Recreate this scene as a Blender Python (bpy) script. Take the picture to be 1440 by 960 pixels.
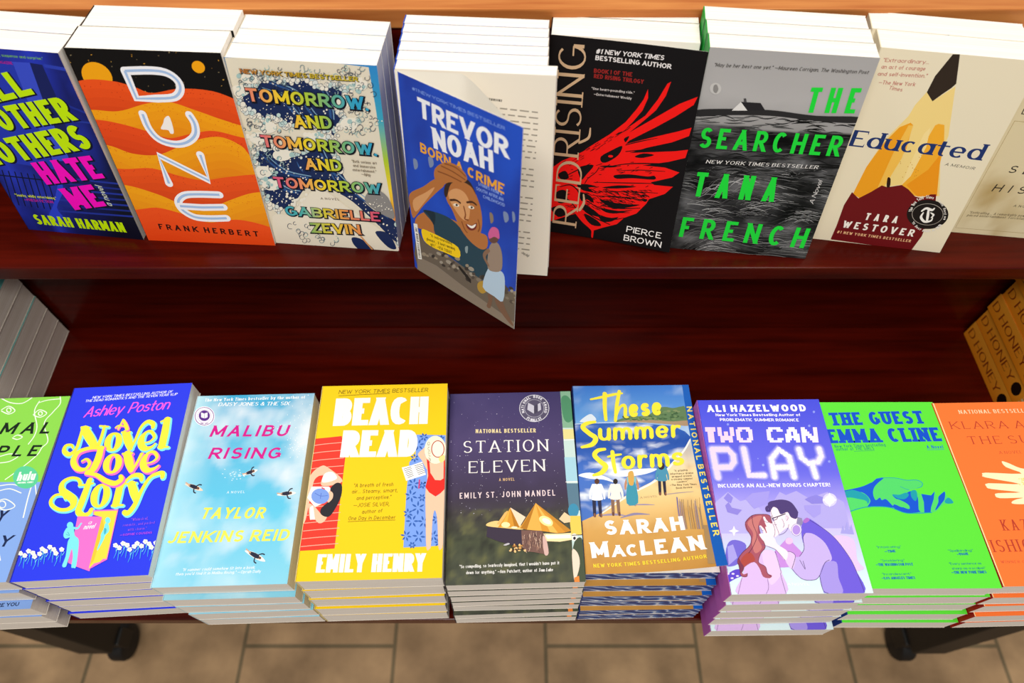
import bpy, math, random
import numpy as np
from mathutils import Matrix, Vector, noise
from mathutils.geometry import tessellate_polygon

# ------------------------------------------------------------------ clear
for _o in list(bpy.data.objects):
    bpy.data.objects.remove(_o)
SC = bpy.context.scene
COL = SC.collection
random.seed(7)

# ------------------------------------------------------------------ camera
CAM_H = 1.50                      # metres above the tiles
FOC = 964.0                       # focal length in pixels of the 1440 x 960 frame
PITCH = math.atan(1500.0 / 964.0)  # downwards
cam_d = bpy.data.cameras.new('camera')
cam = bpy.data.objects.new('camera', cam_d)
COL.objects.link(cam)
cam.location = (0, 0, CAM_H)
cam.rotation_euler = (math.pi / 2 - PITCH, 0, 0)
cam_d.sensor_width = 36.0
cam_d.lens = FOC / 1440.0 * 36.0
cam_d.clip_start = 0.02
cam_d.dof.use_dof = True
cam_d.dof.focus_distance = 0.69
cam_d.dof.aperture_fstop = 4.0
SC.camera = cam

# ------------------------------------------------------------------ world, lamps, exposure
wd = bpy.data.worlds.new('shop_ambient')
SC.world = wd
wd.use_nodes = True
wd.node_tree.nodes['Background'].inputs[0].default_value = (1.0, 0.97, 0.93, 1)
wd.node_tree.nodes['Background'].inputs[1].default_value = 0.33


def area(name, loc, target, sx, sy, power, col=(1, .95, .88)):
    d = bpy.data.lights.new(name, 'AREA')
    d.shape = 'RECTANGLE'
    d.size, d.size_y, d.energy, d.color = sx, sy, power, col
    o = bpy.data.objects.new(name, d)
    o.location = loc
    o.rotation_euler = (Vector(target) - Vector(loc)).to_track_quat('-Z', 'Y').to_euler()
    COL.objects.link(o)


area('ceiling_lamp', (-.6, .85, 2.5), (-.25, .45, .95), .7, .4, 8)
area('ceiling_lamp', (.7, .85, 2.5), (.25, .45, .95), .7, .4, 7.5)
area('ceiling_lamp', (-.15, -.72, 2.9), (0, .35, .8), 1.5, .4, 35)
SC.view_settings.view_transform = 'Standard'
SC.view_settings.look = 'None'
SC.view_settings.gamma = 1.0
SC.view_settings.use_curve_mapping = False
SC.view_settings.exposure = 0.0

# ------------------------------------------------------------------ colours and materials


def s2l(c):
    return c / 12.92 if c <= .04045 else ((c + .055) / 1.055) ** 2.4


def hx(s):
    s = s.lstrip('#')
    return tuple(s2l(int(s[i:i + 2], 16) / 255) for i in (0, 2, 4))


def C255(r, g, b):
    return (s2l(max(0, min(255, r)) / 255), s2l(max(0, min(255, g)) / 255), s2l(max(0, min(255, b)) / 255))


def mixc(a, b, t):
    t = max(0., min(1., t))
    return tuple(a[i] * (1 - t) + b[i] * t for i in range(3))


def ramp(stops, t):
    if t <= stops[0][0]:
        return stops[0][1]
    for (a, ca), (b, cb) in zip(stops, stops[1:]):
        if t <= b:
            return mixc(ca, cb, (t - a) / (b - a))
    return stops[-1][1]


def fbm(x, y, s, o=4):
    return noise.fractal(Vector((x * s, y * s, 3.7)), 1.0, 2.0, o)


def new_mat(name):
    m = bpy.data.materials.new(name)
    m.use_nodes = True
    nt = m.node_tree
    return m, nt, nt.nodes['Principled BSDF']


def mat_cover(name, rough, spec):
    m, nt, b = new_mat(name)
    a = nt.nodes.new('ShaderNodeVertexColor')
    a.layer_name = 'ink'
    nt.links.new(a.outputs[0], b.inputs['Base Color'])
    b.inputs['Roughness'].default_value = rough
    b.inputs['Specular IOR Level'].default_value = spec
    return m


def mat_pages(name, c1, c2):
    m, nt, b = new_mat(name)
    N = nt.nodes
    tc = N.new('ShaderNodeTexCoord')
    mp = N.new('ShaderNodeMapping')
    mp.inputs['Scale'].default_value = (6, 6, 2600)
    nz = N.new('ShaderNodeTexNoise')
    nz.inputs['Scale'].default_value = 1.0
    nz.inputs['Detail'].default_value = 3
    cr = N.new('ShaderNodeValToRGB')
    cr.color_ramp.elements[0].position = .35
    cr.color_ramp.elements[1].position = .62
    cr.color_ramp.elements[0].color = (*hx(c1), 1)
    cr.color_ramp.elements[1].color = (*hx(c2), 1)
    nt.links.new(tc.outputs['Object'], mp.inputs[0])
    nt.links.new(mp.outputs[0], nz.inputs['Vector'])
    nt.links.new(nz.outputs[0], cr.inputs[0])
    nt.links.new(cr.outputs[0], b.inputs['Base Color'])
    b.inputs['Roughness'].default_value = .85
    b.inputs['Specular IOR Level'].default_value = .15
    return m


def mat_sprayed(name):
    # blue sprayed page edges with a stencil of white curling lines
    m, nt, b = new_mat(name)
    N = nt.nodes
    tc = N.new('ShaderNodeTexCoord')
    mp = N.new('ShaderNodeMapping')
    mp.inputs['Scale'].default_value = (1.0, 1.0, 1.9)
    mp.inputs['Rotation'].default_value = (0, math.radians(22), 0)
    w = N.new('ShaderNodeTexWave')
    w.wave_type = 'BANDS'
    w.bands_direction = 'X'
    w.inputs['Scale'].default_value = 13
    w.inputs['Distortion'].default_value = 16.0
    w.inputs['Detail'].default_value = 2.0
    w.inputs['Detail Scale'].default_value = 1.6
    cr = N.new('ShaderNodeValToRGB')
    e = cr.color_ramp.elements
    e[0].position, e[0].color = .30, (*hx('#233f86'), 1)
    e[1].position, e[1].color = .97, (*hx('#cdd6ea'), 1)
    k = e.new(.62)
    k.color = (*hx('#3f69b4'), 1)
    k = e.new(.88)
    k.color = (*hx('#5d86c6'), 1)
    nt.links.new(tc.outputs['Object'], mp.inputs[0])
    nt.links.new(mp.outputs[0], w.inputs['Vector'])
    nt.links.new(w.outputs[0], cr.inputs[0])
    nt.links.new(cr.outputs[0], b.inputs['Base Color'])
    b.inputs['Roughness'].default_value = .6
    return m


def mat_wood(name, dark, light, rough, coat):
    m, nt, b = new_mat(name)
    N = nt.nodes
    tc = N.new('ShaderNodeTexCoord')
    mp = N.new('ShaderNodeMapping')
    mp.inputs['Scale'].default_value = (3, 40, 40)
    nz = N.new('ShaderNodeTexNoise')
    nz.inputs['Scale'].default_value = 2.2
    nz.inputs['Detail'].default_value = 6
    cr = N.new('ShaderNodeValToRGB')
    cr.color_ramp.elements[0].position = .3
    cr.color_ramp.elements[1].position = .75
    cr.color_ramp.elements[0].color = (*hx(dark), 1)
    cr.color_ramp.elements[1].color = (*hx(light), 1)
    nt.links.new(tc.outputs['Object'], mp.inputs[0])
    nt.links.new(mp.outputs[0], nz.inputs['Vector'])
    nt.links.new(nz.outputs[0], cr.inputs[0])
    nt.links.new(cr.outputs[0], b.inputs['Base Color'])
    b.inputs['Roughness'].default_value = rough
    b.inputs['Coat Weight'].default_value = coat
    b.inputs['Specular IOR Level'].default_value = .12
    b.inputs['Coat Roughness'].default_value = .18
    return m


def mat_plain(name, col, rough, metal=0.0):
    m, nt, b = new_mat(name)
    nz = nt.nodes.new('ShaderNodeTexNoise')
    nz.inputs['Scale'].default_value = 60
    cr = nt.nodes.new('ShaderNodeValToRGB')
    c = hx(col)
    cr.color_ramp.elements[0].color = (c[0] * .8, c[1] * .8, c[2] * .8, 1)
    cr.color_ramp.elements[1].color = (min(1, c[0] * 1.2), min(1, c[1] * 1.2), min(1, c[2] * 1.2), 1)
    nt.links.new(nz.outputs[0], cr.inputs[0])
    nt.links.new(cr.outputs[0], b.inputs['Base Color'])
    b.inputs['Roughness'].default_value = rough
    b.inputs['Metallic'].default_value = metal
    return m


def mat_tiles(name):
    m, nt, b = new_mat(name)
    N, Lk = nt.nodes, nt.links
    tc = N.new('ShaderNodeTexCoord')
    sp = N.new('ShaderNodeSeparateXYZ')
    cb = N.new('ShaderNodeCombineXYZ')
    mp = N.new('ShaderNodeMapping')
    mp.inputs['Location'].default_value = TILE_OFF
    br = N.new('ShaderNodeTexBrick')
    br.offset = .5
    br.inputs['Scale'].default_value = 1.0
    br.inputs['Brick Width'].default_value = .305
    br.inputs['Row Height'].default_value = .305
    br.inputs['Mortar Size'].default_value = .0042
    br.inputs['Mortar Smooth'].default_value = .25
    br.inputs['Color1'].default_value = (*hx('#c9a67e'), 1)
    br.inputs['Color2'].default_value = (*hx('#c19e78'), 1)
    br.inputs['Mortar'].default_value = (*hx('#877659'), 1)
    n1 = N.new('ShaderNodeTexNoise')
    n1.inputs['Scale'].default_value = 9
    n1.inputs['Detail'].default_value = 5
    cr = N.new('ShaderNodeValToRGB')
    cr.color_ramp.elements[0].position = .32
    cr.color_ramp.elements[1].position = .72
    cr.color_ramp.elements[0].color = (.52, .5, .47, 1)
    cr.color_ramp.elements[1].color = (1.12, 1.1, 1.06, 1)
    mx = N.new('ShaderNodeMix')
    mx.data_type = 'RGBA'
    mx.blend_type = 'MULTIPLY'
    mx.inputs[0].default_value = 1.0
    Lk.new(tc.outputs['Object'], sp.inputs[0])
    Lk.new(sp.outputs['Y'], cb.inputs['X'])
    Lk.new(sp.outputs['X'], cb.inputs['Y'])
    Lk.new(cb.outputs[0], mp.inputs[0])
    Lk.new(mp.outputs[0], br.inputs['Vector'])
    Lk.new(tc.outputs['Object'], n1.inputs['Vector'])
    Lk.new(n1.outputs[0], cr.inputs[0])
    Lk.new(br.outputs['Color'], mx.inputs[6])
    Lk.new(cr.outputs[0], mx.inputs[7])
    Lk.new(mx.outputs[2], b.inputs['Base Color'])
    b.inputs['Roughness'].default_value = .55
    b.inputs['Specular IOR Level'].default_value = .25
    bp = N.new('ShaderNodeBump')
    bp.inputs['Strength'].default_value = .35
    bp.inputs['Distance'].default_value = .003
    bp.invert = True
    Lk.new(br.outputs['Fac'], bp.inputs['Height'])
    Lk.new(bp.outputs[0], b.inputs['Normal'])
    return m


# brick rows run along world x (fed in as y); these phase offsets put the joints where the floor has them
TILE_OFF = (-.2318 + 3.05 + .1525, -.068 + 3.05, 0)
M_COVER = mat_cover('printed_cover_laminate', .45, .16)
M_PAPER = mat_cover('printed_paper', .85, .1)
M_PAGES = mat_pages('trimmed_page_edges', '#ece3d8', '#fcf7ef')
M_PAGES_GREY = mat_pages('grey_page_edges', '#e6dacb', '#fbf3ea')
M_SPRAY = mat_sprayed('sprayed_page_edges')
M_WOOD = mat_wood('mahogany_varnish', '#360602', '#580f04', .24, .05)
M_WOODTOP = mat_wood('mahogany_pale_top', '#b0622f', '#d8904e', .4, .1)  # paler, more orange wood colour, used on the top board only
M_LEG = mat_plain('black_steel', '#090807', .55, .0)
M_RUBBER = mat_plain('black_rubber', '#08080a', .6)
M_TILE = mat_tiles('beige_stone_tiles')

# ------------------------------------------------------------------ object helpers


def link(name, me, parent=None):
    o = bpy.data.objects.new(name, me)
    COL.objects.link(o)
    if parent is not None:
        o.parent = parent
    return o


def tag(o, label=None, cat=None, group=None, kind=None):
    for k, v in (('label', label), ('category', cat), ('group', group), ('kind', kind)):
        if v:
            o[k] = v


def mesh(name, V, F, mat, ink=None, smooth=False):
    me = bpy.data.meshes.new(name)
    me.from_pydata(V, [], F)
    if ink is not None:
        at = me.color_attributes.new('ink', 'FLOAT_COLOR', 'POINT')
        at.data.foreach_set('color', np.array([(*c, 1) for c in ink], dtype=np.float32).ravel())
    me.materials.append(mat)
    if smooth:
        me.polygons.foreach_set('use_smooth', [True] * len(me.polygons))
    me.update()
    return me


def boxdata(x0, x1, y0, y1, z0, z1, sh=0.0):
    # an axis box whose y is sheared by sh per metre of depth below z = 0
    f = lambda x, y, z: (x, y - z * sh, z)
    V = [f(x, y, z) for z in (z0, z1) for y in (y0, y1) for x in (x0, x1)]
    F = [(0, 2, 3, 1), (4, 5, 7, 6), (0, 1, 5, 4), (2, 6, 7, 3), (0, 4, 6, 2), (1, 3, 7, 5)]
    return V, F


def bevel_box(name, x0, x1, y0, y1, z0, z1, mat, parent, bev=.002):
    import bmesh
    V, F = boxdata(x0, x1, y0, y1, z0, z1)
    me = mesh(name, V, F, mat)
    bm = bmesh.new()
    bm.from_mesh(me)
    bmesh.ops.bevel(bm, geom=list(bm.edges), offset=bev, segments=2, affect='EDGES', profile=.6)
    bm.to_mesh(me)
    bm.free()
    return link(name, me, parent)


# ------------------------------------------------------------------ lettering: skeleton glyphs drawn with a broad pen
GL = {}


def _g(ch, w, s):
    GL[ch] = (w, [t.split() for t in s.split(';')])


for _l in '''A .66|0 0 .5 1;1 0 .5 1;.18 .32 .82 .32
B .56|0 0 0 1;0 1 .5 1 a .5 .76 .43 .24 90 -90 0 .52;0 .52 .52 .52 a .52 .26 .48 .26 90 -90 0 0
C .6|a .5 .5 .5 .5 48 312
D .6|0 0 0 1;0 1 .4 1 a .4 .5 .6 .5 90 -90 0 0
E .46|0 0 0 1;0 1 1 1;0 .52 .86 .52;0 0 1 0
F .44|0 0 0 1;0 1 1 1;0 .5 .86 .5
G .64|a .5 .5 .5 .5 48 350;1 .06 1 .46;.55 .46 1 .46
H .6|0 0 0 1;1 0 1 1;0 .52 1 .52
I 0|0 0 0 1
J .4|1 1 1 .3 a .45 .3 .55 .3 0 -150
K .6|0 0 0 1;1 1 .02 .36;.3 .56 1 0
L .44|0 0 0 1;0 0 1 0
M .8|0 0 0 1;0 1 .5 .12;1 1 .5 .12;1 0 1 1
N .62|0 0 0 1;0 1 1 0;1 0 1 1
O .68|a .5 .5 .5 .5 90 450
P .54|0 0 0 1;0 1 .5 1 a .5 .72 .5 .28 90 -90 0 .44
Q .68|a .5 .5 .5 .5 90 450;.6 .25 1 -.06
R .56|0 0 0 1;0 1 .5 1 a .5 .73 .46 .27 90 -90 0 .46;.45 .46 1 0
S .52|a .5 .75 .46 .25 32 270 a .5 .25 .5 .25 90 -152
T .56|0 1 1 1;.5 1 .5 0
U .6|0 1 0 .34 a .5 .34 .5 .34 180 360 1 1
V .64|0 1 .5 0;1 1 .5 0
W .96|0 1 .26 0;.5 .92 .26 0;.5 .92 .74 0;1 1 .74 0
X .6|0 1 1 0;1 1 0 0
Y .6|0 1 .5 .46;1 1 .5 .46;.5 .46 .5 0
Z .56|0 1 1 1;1 1 0 0;0 0 1 0
a .5|a .5 .33 .5 .33 0 360;1 .66 1 0
b .5|0 1 0 0;a .5 .33 .5 .33 0 360
c .46|a .5 .33 .5 .33 48 312
d .5|1 1 1 0;a .5 .33 .5 .33 0 360
e .5|0 .33 1 .33 a .5 .33 .5 .33 0 315
f .3|1 .98 a .78 .78 .4 .2 80 180 .38 0;0 .64 .95 .64
g .5|a .5 .33 .5 .33 0 360;1 .66 1 -.06 a .5 -.06 .5 .24 0 -150
h .48|0 1 0 0;0 .36 a .5 .36 .5 .3 180 0 1 0
i 0|0 .66 0 0;0 .88 0 1.0
j .2|1 .66 1 -.1 a .3 -.1 .7 .2 0 -100;1 .88 1 1
k .48|0 1 0 0;1 .66 0 .22;.3 .38 1 0
l 0|0 1 0 0
m .82|0 .66 0 0;0 .36 a .25 .36 .25 .3 180 0 .5 0;.5 .36 a .75 .36 .25 .3 180 0 1 0
n .48|0 .66 0 0;0 .36 a .5 .36 .5 .3 180 0 1 0
o .52|a .5 .33 .5 .33 0 360
p .5|0 .66 0 -.3;a .5 .33 .5 .33 0 360
q .5|1 .66 1 -.3;a .5 .33 .5 .33 0 360
r .32|0 .66 0 0;0 .34 a .75 .34 .75 .32 180 65
s .42|a .5 .495 .45 .165 30 270 a .5 .165 .5 .165 90 -150
t .34|.4 .94 .4 .2 a .8 .2 .4 .2 180 285;0 .64 1 .64
u .48|0 .66 0 .3 a .5 .3 .5 .3 180 360;1 .66 1 0
v .5|0 .66 .5 0;1 .66 .5 0
w .76|0 .66 .26 0;.5 .62 .26 0;.5 .62 .74 0;1 .66 .74 0
x .46|0 .66 1 0;1 .66 0 0
y .5|0 .66 .5 0;1 .66 .36 -.3
z .44|0 .66 1 .66;1 .66 0 0;0 0 1 0
0 .5|a .5 .5 .5 .5 90 450
1 .2|.9 1 .9 0;0 .8 .9 1
2 .5|a .5 .7 .5 .3 165 -35 0 0;0 0 1 0
3 .48|a .45 .75 .45 .25 150 -90;a .45 .26 .55 .26 90 -150
5 .48|1 1 .1 1;.1 1 .05 .55;.05 .55 a .45 .32 .55 .32 120 -145
8 .5|a .5 .76 .42 .24 90 450;a .5 .26 .5 .26 90 450
9 .5|a .5 .7 .5 .3 0 360;1 .7 .5 0
. 0|0 0 0 .07
, 0|.0 .06 -.6 -.16
: 0|0 0 0 .07;0 .5 0 .57
' 0|0 1 0 .74
" .16|0 1 0 .74;1 1 1 .74
! 0|0 1 0 .3;0 0 0 .07
- .26|0 .4 1 .4
~ .8|0 .4 1 .4
# .5|.2 0 .4 1;.65 0 .85 1;0 .68 1 .68;0 .32 1 .32
& .62|1 0 .25 .76 a .45 .8 .22 .2 190 -10 .1 .4 a .4 .25 .4 .25 130 330 1 .52'''.split('\n'):
    _a, _b = _l.split('|')
    _g(_a.split()[0], float(_a.split()[1]), _b)


def path(tok, n):
    P, i = [], 0
    while i < len(tok):
        if tok[i] == 'a':
            cx, cy, rx, ry, a0, a1 = map(float, tok[i + 1:i + 7])
            m = max(3, int(n * abs(a1 - a0) / 180))
            for k in range(m + 1):
                a = math.radians(a0 + (a1 - a0) * k / m)
                q = (cx + rx * math.cos(a), cy + ry * math.sin(a))
                if not P or abs(q[0] - P[-1][0]) + abs(q[1] - P[-1][1]) > 1e-5:
                    P.append(q)
            i += 7
        else:
            P.append((float(tok[i]), float(tok[i + 1])))
            i += 2
    return P


GP = {}


def glyph(ch, n):
    if (ch, n) not in GP:
        w, st = GL.get(ch, GL['o'])
        GP[(ch, n)] = (w, [path(t, n) for t in st])
    return GP[(ch, n)]


def folded(qs):
    for p in qs:
        for i in range(4):
            a, b, c = p[i], p[(i + 1) % 4], p[(i + 2) % 4]
            if (b[0] - a[0]) * (c[1] - b[1]) - (b[1] - a[1]) * (c[0] - b[0]) < -1e-12:
                return True
    return False


def clip_half(poly, a, b, c):
    # keep a x + b y <= c
    out = []
    for i in range(len(poly)):
        p, q = poly[i], poly[(i + 1) % len(poly)]
        dp, dq = a * p[0] + b * p[1] - c, a * q[0] + b * q[1] - c
        if dp <= 0:
            out.append(p)
        if (dp < 0 < dq) or (dq < 0 < dp):
            t = dp / (dp - dq)
            out.append((p[0] + (q[0] - p[0]) * t, p[1] + (q[1] - p[1]) * t))
    return out


def strip(pts, hw, closed=False):
    """quads along a centre line; hw(tx, ty, i) gives the half width"""
    n = len(pts)
    if n < 2:
        return []
    L, R = [], []
    for i in range(n):
        if closed:
            a, b = pts[(i - 1) % n], pts[(i + 1) % n]
        else:
            a, b = pts[max(0, i - 1)], pts[min(n - 1, i + 1)]
        tx, ty = b[0] - a[0], b[1] - a[1]
        l = math.hypot(tx, ty) or 1e-9
        tx, ty = tx / l, ty / l
        h = hw(tx, ty, i)
        hl = hr = h
        if 0 < i < n - 1 or closed:
            p0, p1, p2 = pts[(i - 1) % n], pts[i], pts[(i + 1) % n]
            a1 = math.atan2(p1[1] - p0[1], p1[0] - p0[0])
            a2 = math.atan2(p2[1] - p1[1], p2[0] - p1[0])
            d = (a2 - a1 + math.pi) % (2 * math.pi) - math.pi
            ds = .5 * (math.hypot(p1[0] - p0[0], p1[1] - p0[1]) + math.hypot(p2[0] - p1[0], p2[1] - p1[1]))
            if abs(d) > 1e-3:
                rad = ds / abs(d)
                if d > 0:
                    hl = min(h, rad * .97)
                else:
                    hr = min(h, rad * .97)
        p = pts[i]
        L.append((p[0] - ty * hl, p[1] + tx * hl))
        R.append((p[0] + ty * hr, p[1] - tx * hr))
    m = n if closed else n - 1
    return [[R[i], R[(i + 1) % n], L[(i + 1) % n], L[i]] for i in range(m)]


def catmull(P, closed, k=6):
    n = len(P)
    out = []
    rng = range(n) if closed else range(n - 1)
    for i in rng:
        if closed:
            p0, p1, p2, p3 = P[(i - 1) % n], P[i], P[(i + 1) % n], P[(i + 2) % n]
        else:
            p0, p1, p2, p3 = P[max(0, i - 1)], P[i], P[i + 1], P[min(n - 1, i + 2)]
        for j in range(k):
            t = j / k
            out.append(tuple(.5 * (2 * p1[d] + (p2[d] - p0[d]) * t + (2 * p0[d] - 5 * p1[d] + 4 * p2[d] - p3[d]) * t * t
                                   + (3 * p1[d] - p0[d] - 3 * p2[d] + p3[d]) * t ** 3) for d in range(len(P[0]))))
    if not closed:
        out.append(tuple(P[-1]))
    return out


# style: stem weight, bar weight, serif length, slant, letter gap, round caps
ST = dict(
    sans=(.15, .13, 0, 0, .17, 0), bold=(.23, .19, 0, 0, .12, 0), heavy=(.30, .23, 0, 0, .08, 0),
    thin=(.10, .09, 0, 0, .2, 0), ital=(.16, .13, 0, .2, .14, 0), boldital=(.22, .18, 0, .2, .12, 0),
    serif=(.13, .055, .09, 0, .22, 0), serifb=(.19, .09, .09, 0, .17, 0), serifi=(.2, .09, .08, .2, .14, 0),
    slab=(.27, .2, .1, 0, .16, 0), hand=(.09, .09, 0, .12, .16, 1), brush=(.2, .13, 0, .12, .05, 1),
    script=(.13, .09, 0, .3, .06, 1), fat=(.34, .12, .06, .12, .06, 0), block=(.34, .22, 0, 0, .07, 0))


class Art:
    """flat printed artwork, kept in the sheet's own metres: x 0..W, y 0..L"""

    def __init__(s, W, L, M=None, warp=None):
        s.W, s.L, s.V, s.F, s.C, s.z = W, L, [], [], [], 0.0
        s.warp = warp
        s.step = 1.5e-6
        s.uniq = False                 # True: every piece of a stroke at its own height
        s.f = (0, 0, 1.0)
        if M is not None:
            s.Mi = M.inverted()

    # -- reading positions measured on the photograph back into the sheet
    def Z(s, x0, y0, sc):
        s.f = (x0, y0, sc)

    def loc(s, p):
        u, v = s.f[0] + p[0] / s.f[2], s.f[1] + p[1] / s.f[2]
        a, b = (u - 720) / FOC, -(v - 480) / FOC
        cp, sp = math.cos(PITCH), math.sin(PITCH)
        d = s.Mi.to_3x3() @ Vector((a, cp + b * sp, -sp + b * cp))
        o = s.Mi @ Vector((0, 0, CAM_H))
        x = y = h = 0
        for _ in range(5 if s.warp else 1):
            t = (h - o.z) / d.z
            x, y = o.x + d.x * t, o.y + d.y * t
            if s.warp:
                h = s.warp(min(max(x, 0), s.W), min(max(y, 0), s.L))
        return (x, y)

    def unit(s, p):
        a, b = s.loc(p), s.loc((p[0] + 1, p[1]))
        return math.hypot(a[0] - b[0], a[1] - b[1])

    # -- primitives in sheet metres
    def col(s, c, x, y):
        return c(x / s.W, y / s.L) if callable(c) else c

    def put(s, poly, c, dz=0.0):
        if len(poly) == 4:
            cr = [(poly[(i + 1) % 4][0] - poly[i][0]) * (poly[(i + 2) % 4][1] - poly[(i + 1) % 4][1])
                  - (poly[(i + 1) % 4][1] - poly[i][1]) * (poly[(i + 2) % 4][0] - poly[(i + 1) % 4][0]) for i in range(4)]
            if min(cr) < 0:
                if max(cr) <= 0:
                    poly = poly[::-1]
                else:                          # folded quad: two upward triangles, one a hair above the other
                    for k, t in enumerate(((0, 1, 2), (0, 2, 3))):
                        q = [poly[i] for i in t]
                        a = (q[1][0] - q[0][0]) * (q[2][1] - q[0][1]) - (q[1][1] - q[0][1]) * (q[2][0] - q[0][0])
                        if abs(a) > 1e-13:
                            s.put(q if a > 0 else q[::-1], c, dz + .3e-6 * k)
                    return
        for a, b, k in ((-1, 0, 0), (1, 0, s.W), (0, -1, 0), (0, 1, s.L)):
            poly = clip_half(poly, a, b, k)
            if len(poly) < 3:
                return
        n = len(s.V)
        for p in poly:
            s.V.append((p[0], p[1], s.z + dz))
            s.C.append(s.col(c, *p))
        s.F.append(tuple(range(n, n + len(poly))))

    def layer(s):
        s.z += s.step

    def base(s, c, nx=1, ny=1):
        c = hx(c) if isinstance(c, str) else c
        for i in range(nx):
            for j in range(ny):
                x0, x1 = s.W * i / nx, s.W * (i + 1) / nx
                y0, y1 = s.L * j / ny, s.L * (j + 1) / ny
                s.put([(x0, y0), (x1, y0), (x1, y1), (x0, y1)], c)
        s.layer()

    def poly(s, P, c):
        area2 = sum(P[i][0] * P[(i + 1) % len(P)][1] - P[(i + 1) % len(P)][0] * P[i][1] for i in range(len(P)))
        if area2 < 0:
            P = P[::-1]
        for t in tessellate_polygon([[Vector((p[0], p[1], 0)) for p in P]]):
            q = [P[i] for i in t]
            ar = (q[1][0] - q[0][0]) * (q[2][1] - q[0][1]) - (q[2][0] - q[0][0]) * (q[1][1] - q[0][1])
            s.put(q if ar > 0 else q[::-1], c)
        s.layer()

    # -- primitives in photograph frames
    def P(s, pts, c, sm=0, grid=0):
        c = hx(c) if isinstance(c, str) else c
        pts = [s.loc(p) for p in pts]
        if sm:
            pts = catmull(pts, True, sm)
        s.poly(pts, c)

    def O(s, ctr, rx, ry, c, n=26, rot=0):
        cr, sr = math.cos(math.radians(rot)), math.sin(math.radians(rot))
        P = []
        for k in range(n):
            a = 2 * math.pi * k / n
            x, y = rx * math.cos(a), ry * math.sin(a)
            P.append((ctr[0] + x * cr - y * sr, ctr[1] + x * sr + y * cr))
        s.P(P, c)

    def S(s, pts, w, c, sm=6, closed=False, cap=True):
        c = hx(c) if isinstance(c, str) else c
        u = s.unit(pts[len(pts) // 2]) * .5
        ws = list(w) if isinstance(w, (list, tuple)) else [w] * len(pts)
        Q = [(*s.loc(p), ws[i] * u) for i, p in enumerate(pts)]
        if sm:
            Q = catmull(Q, closed, sm)
        P2 = [q[:2] for q in Q]
        qs = strip(P2, lambda tx, ty, i: max(Q[i][2], 1e-6), closed)
        fo = s.uniq or folded(qs)
        us = .25e-6 if s.uniq else .9e-6
        for i, q in enumerate(qs):
            s.put(q, c, us * i if fo else .3e-6 * (i % 3))
        if fo:
            s.z += us * len(qs)
        if cap and not closed:
            for e in (0, -1):
                r = Q[e][2]
                s.put([(P2[e][0] + r * math.cos(a * .524), P2[e][1] + r * math.sin(a * .524)) for a in range(12)], c, 1e-6)
        s.layer()

    def ring(s, ctr, r, w, c, ry=None, n=28):
        ry = ry or r
        s.S([(ctr[0] + r * math.cos(2 * math.pi * k / n), ctr[1] + ry * math.sin(2 * math.pi * k / n)) for k in range(n)], w, c, 0, True)

    def T(s, txt, p0, p1, h, st='sans', c='#000000', grow=0.0, off=(0, 0), **kw):
        A, B = s.loc(p0), s.loc(p1)
        H = s.loc(h) if isinstance(h, tuple) else s.loc((p0[0], p0[1] - h))
        s.text(txt, A, B, H, st, c, grow, off, **kw)

    def text(s, txt, A, B, H, st='sans', c='#000000', grow=0.0, off=(0, 0), **kw):
        c = hx(c) if isinstance(c, str) else c
        wv, wh, se, sl, gap, rnd = ST[st]
        wv, wh, se, sl, gap = kw.get('wv', wv), kw.get('wh', wh), kw.get('se', se), kw.get('sl', sl), kw.get('gap', gap)
        L = math.hypot(B[0] - A[0], B[1] - A[1])
        ex = ((B[0] - A[0]) / L, (B[1] - A[1]) / L)
        ey = (-ex[1], ex[0])
        hh = (H[0] - A[0]) * ey[0] + (H[1] - A[1]) * ey[1]
        if hh < 0:
            ey, hh = (-ey[0], -ey[1]), -hh
        n = 4 if hh < .0025 else (7 if hh < .008 else 10)
        tot, box, sp = L / hh, 0.0, .42
        wsum = sum(GL.get(ch, GL['o'])[0] for ch in txt if ch != ' ')
        cnt = sum(1 for ch in txt if ch != ' ')
        fix = cnt * wv + (len(txt) - 1) * gap + txt.count(' ') * (sp - gap)
        k = (tot - fix) / wsum if wsum else 1.0
        sx = 1.0
        q = kw.get('open', 1.95)                # how far a letter opens against its stem
        if wsum and k < q * wv:
            f = tot / (fix + q * wv * wsum)
            wv, gap, sp, wh = wv * f, gap * f, sp * f, wh * max(f, .72)
            k = q * wv
            if se:
                se = se * f
        elif k > 2.6:
            k = 2.6
            sx = tot / (fix + k * wsum)
        x = 0.0

        def W(px, py):
            px += sl * py
            px, py = px * sx + off[0], py + off[1]
            return (A[0] + (ex[0] * px + ey[0] * py) * hh, A[1] + (ex[1] * px + ey[1] * py) * hh)
        flip = ex[0] * ey[1] - ex[1] * ey[0] < 0

        def out(q, dz):
            q = [W(*p) for p in q]
            s.put(q[::-1] if flip else q, c, dz)
        gw, gh = wv + grow, wh + grow
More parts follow.
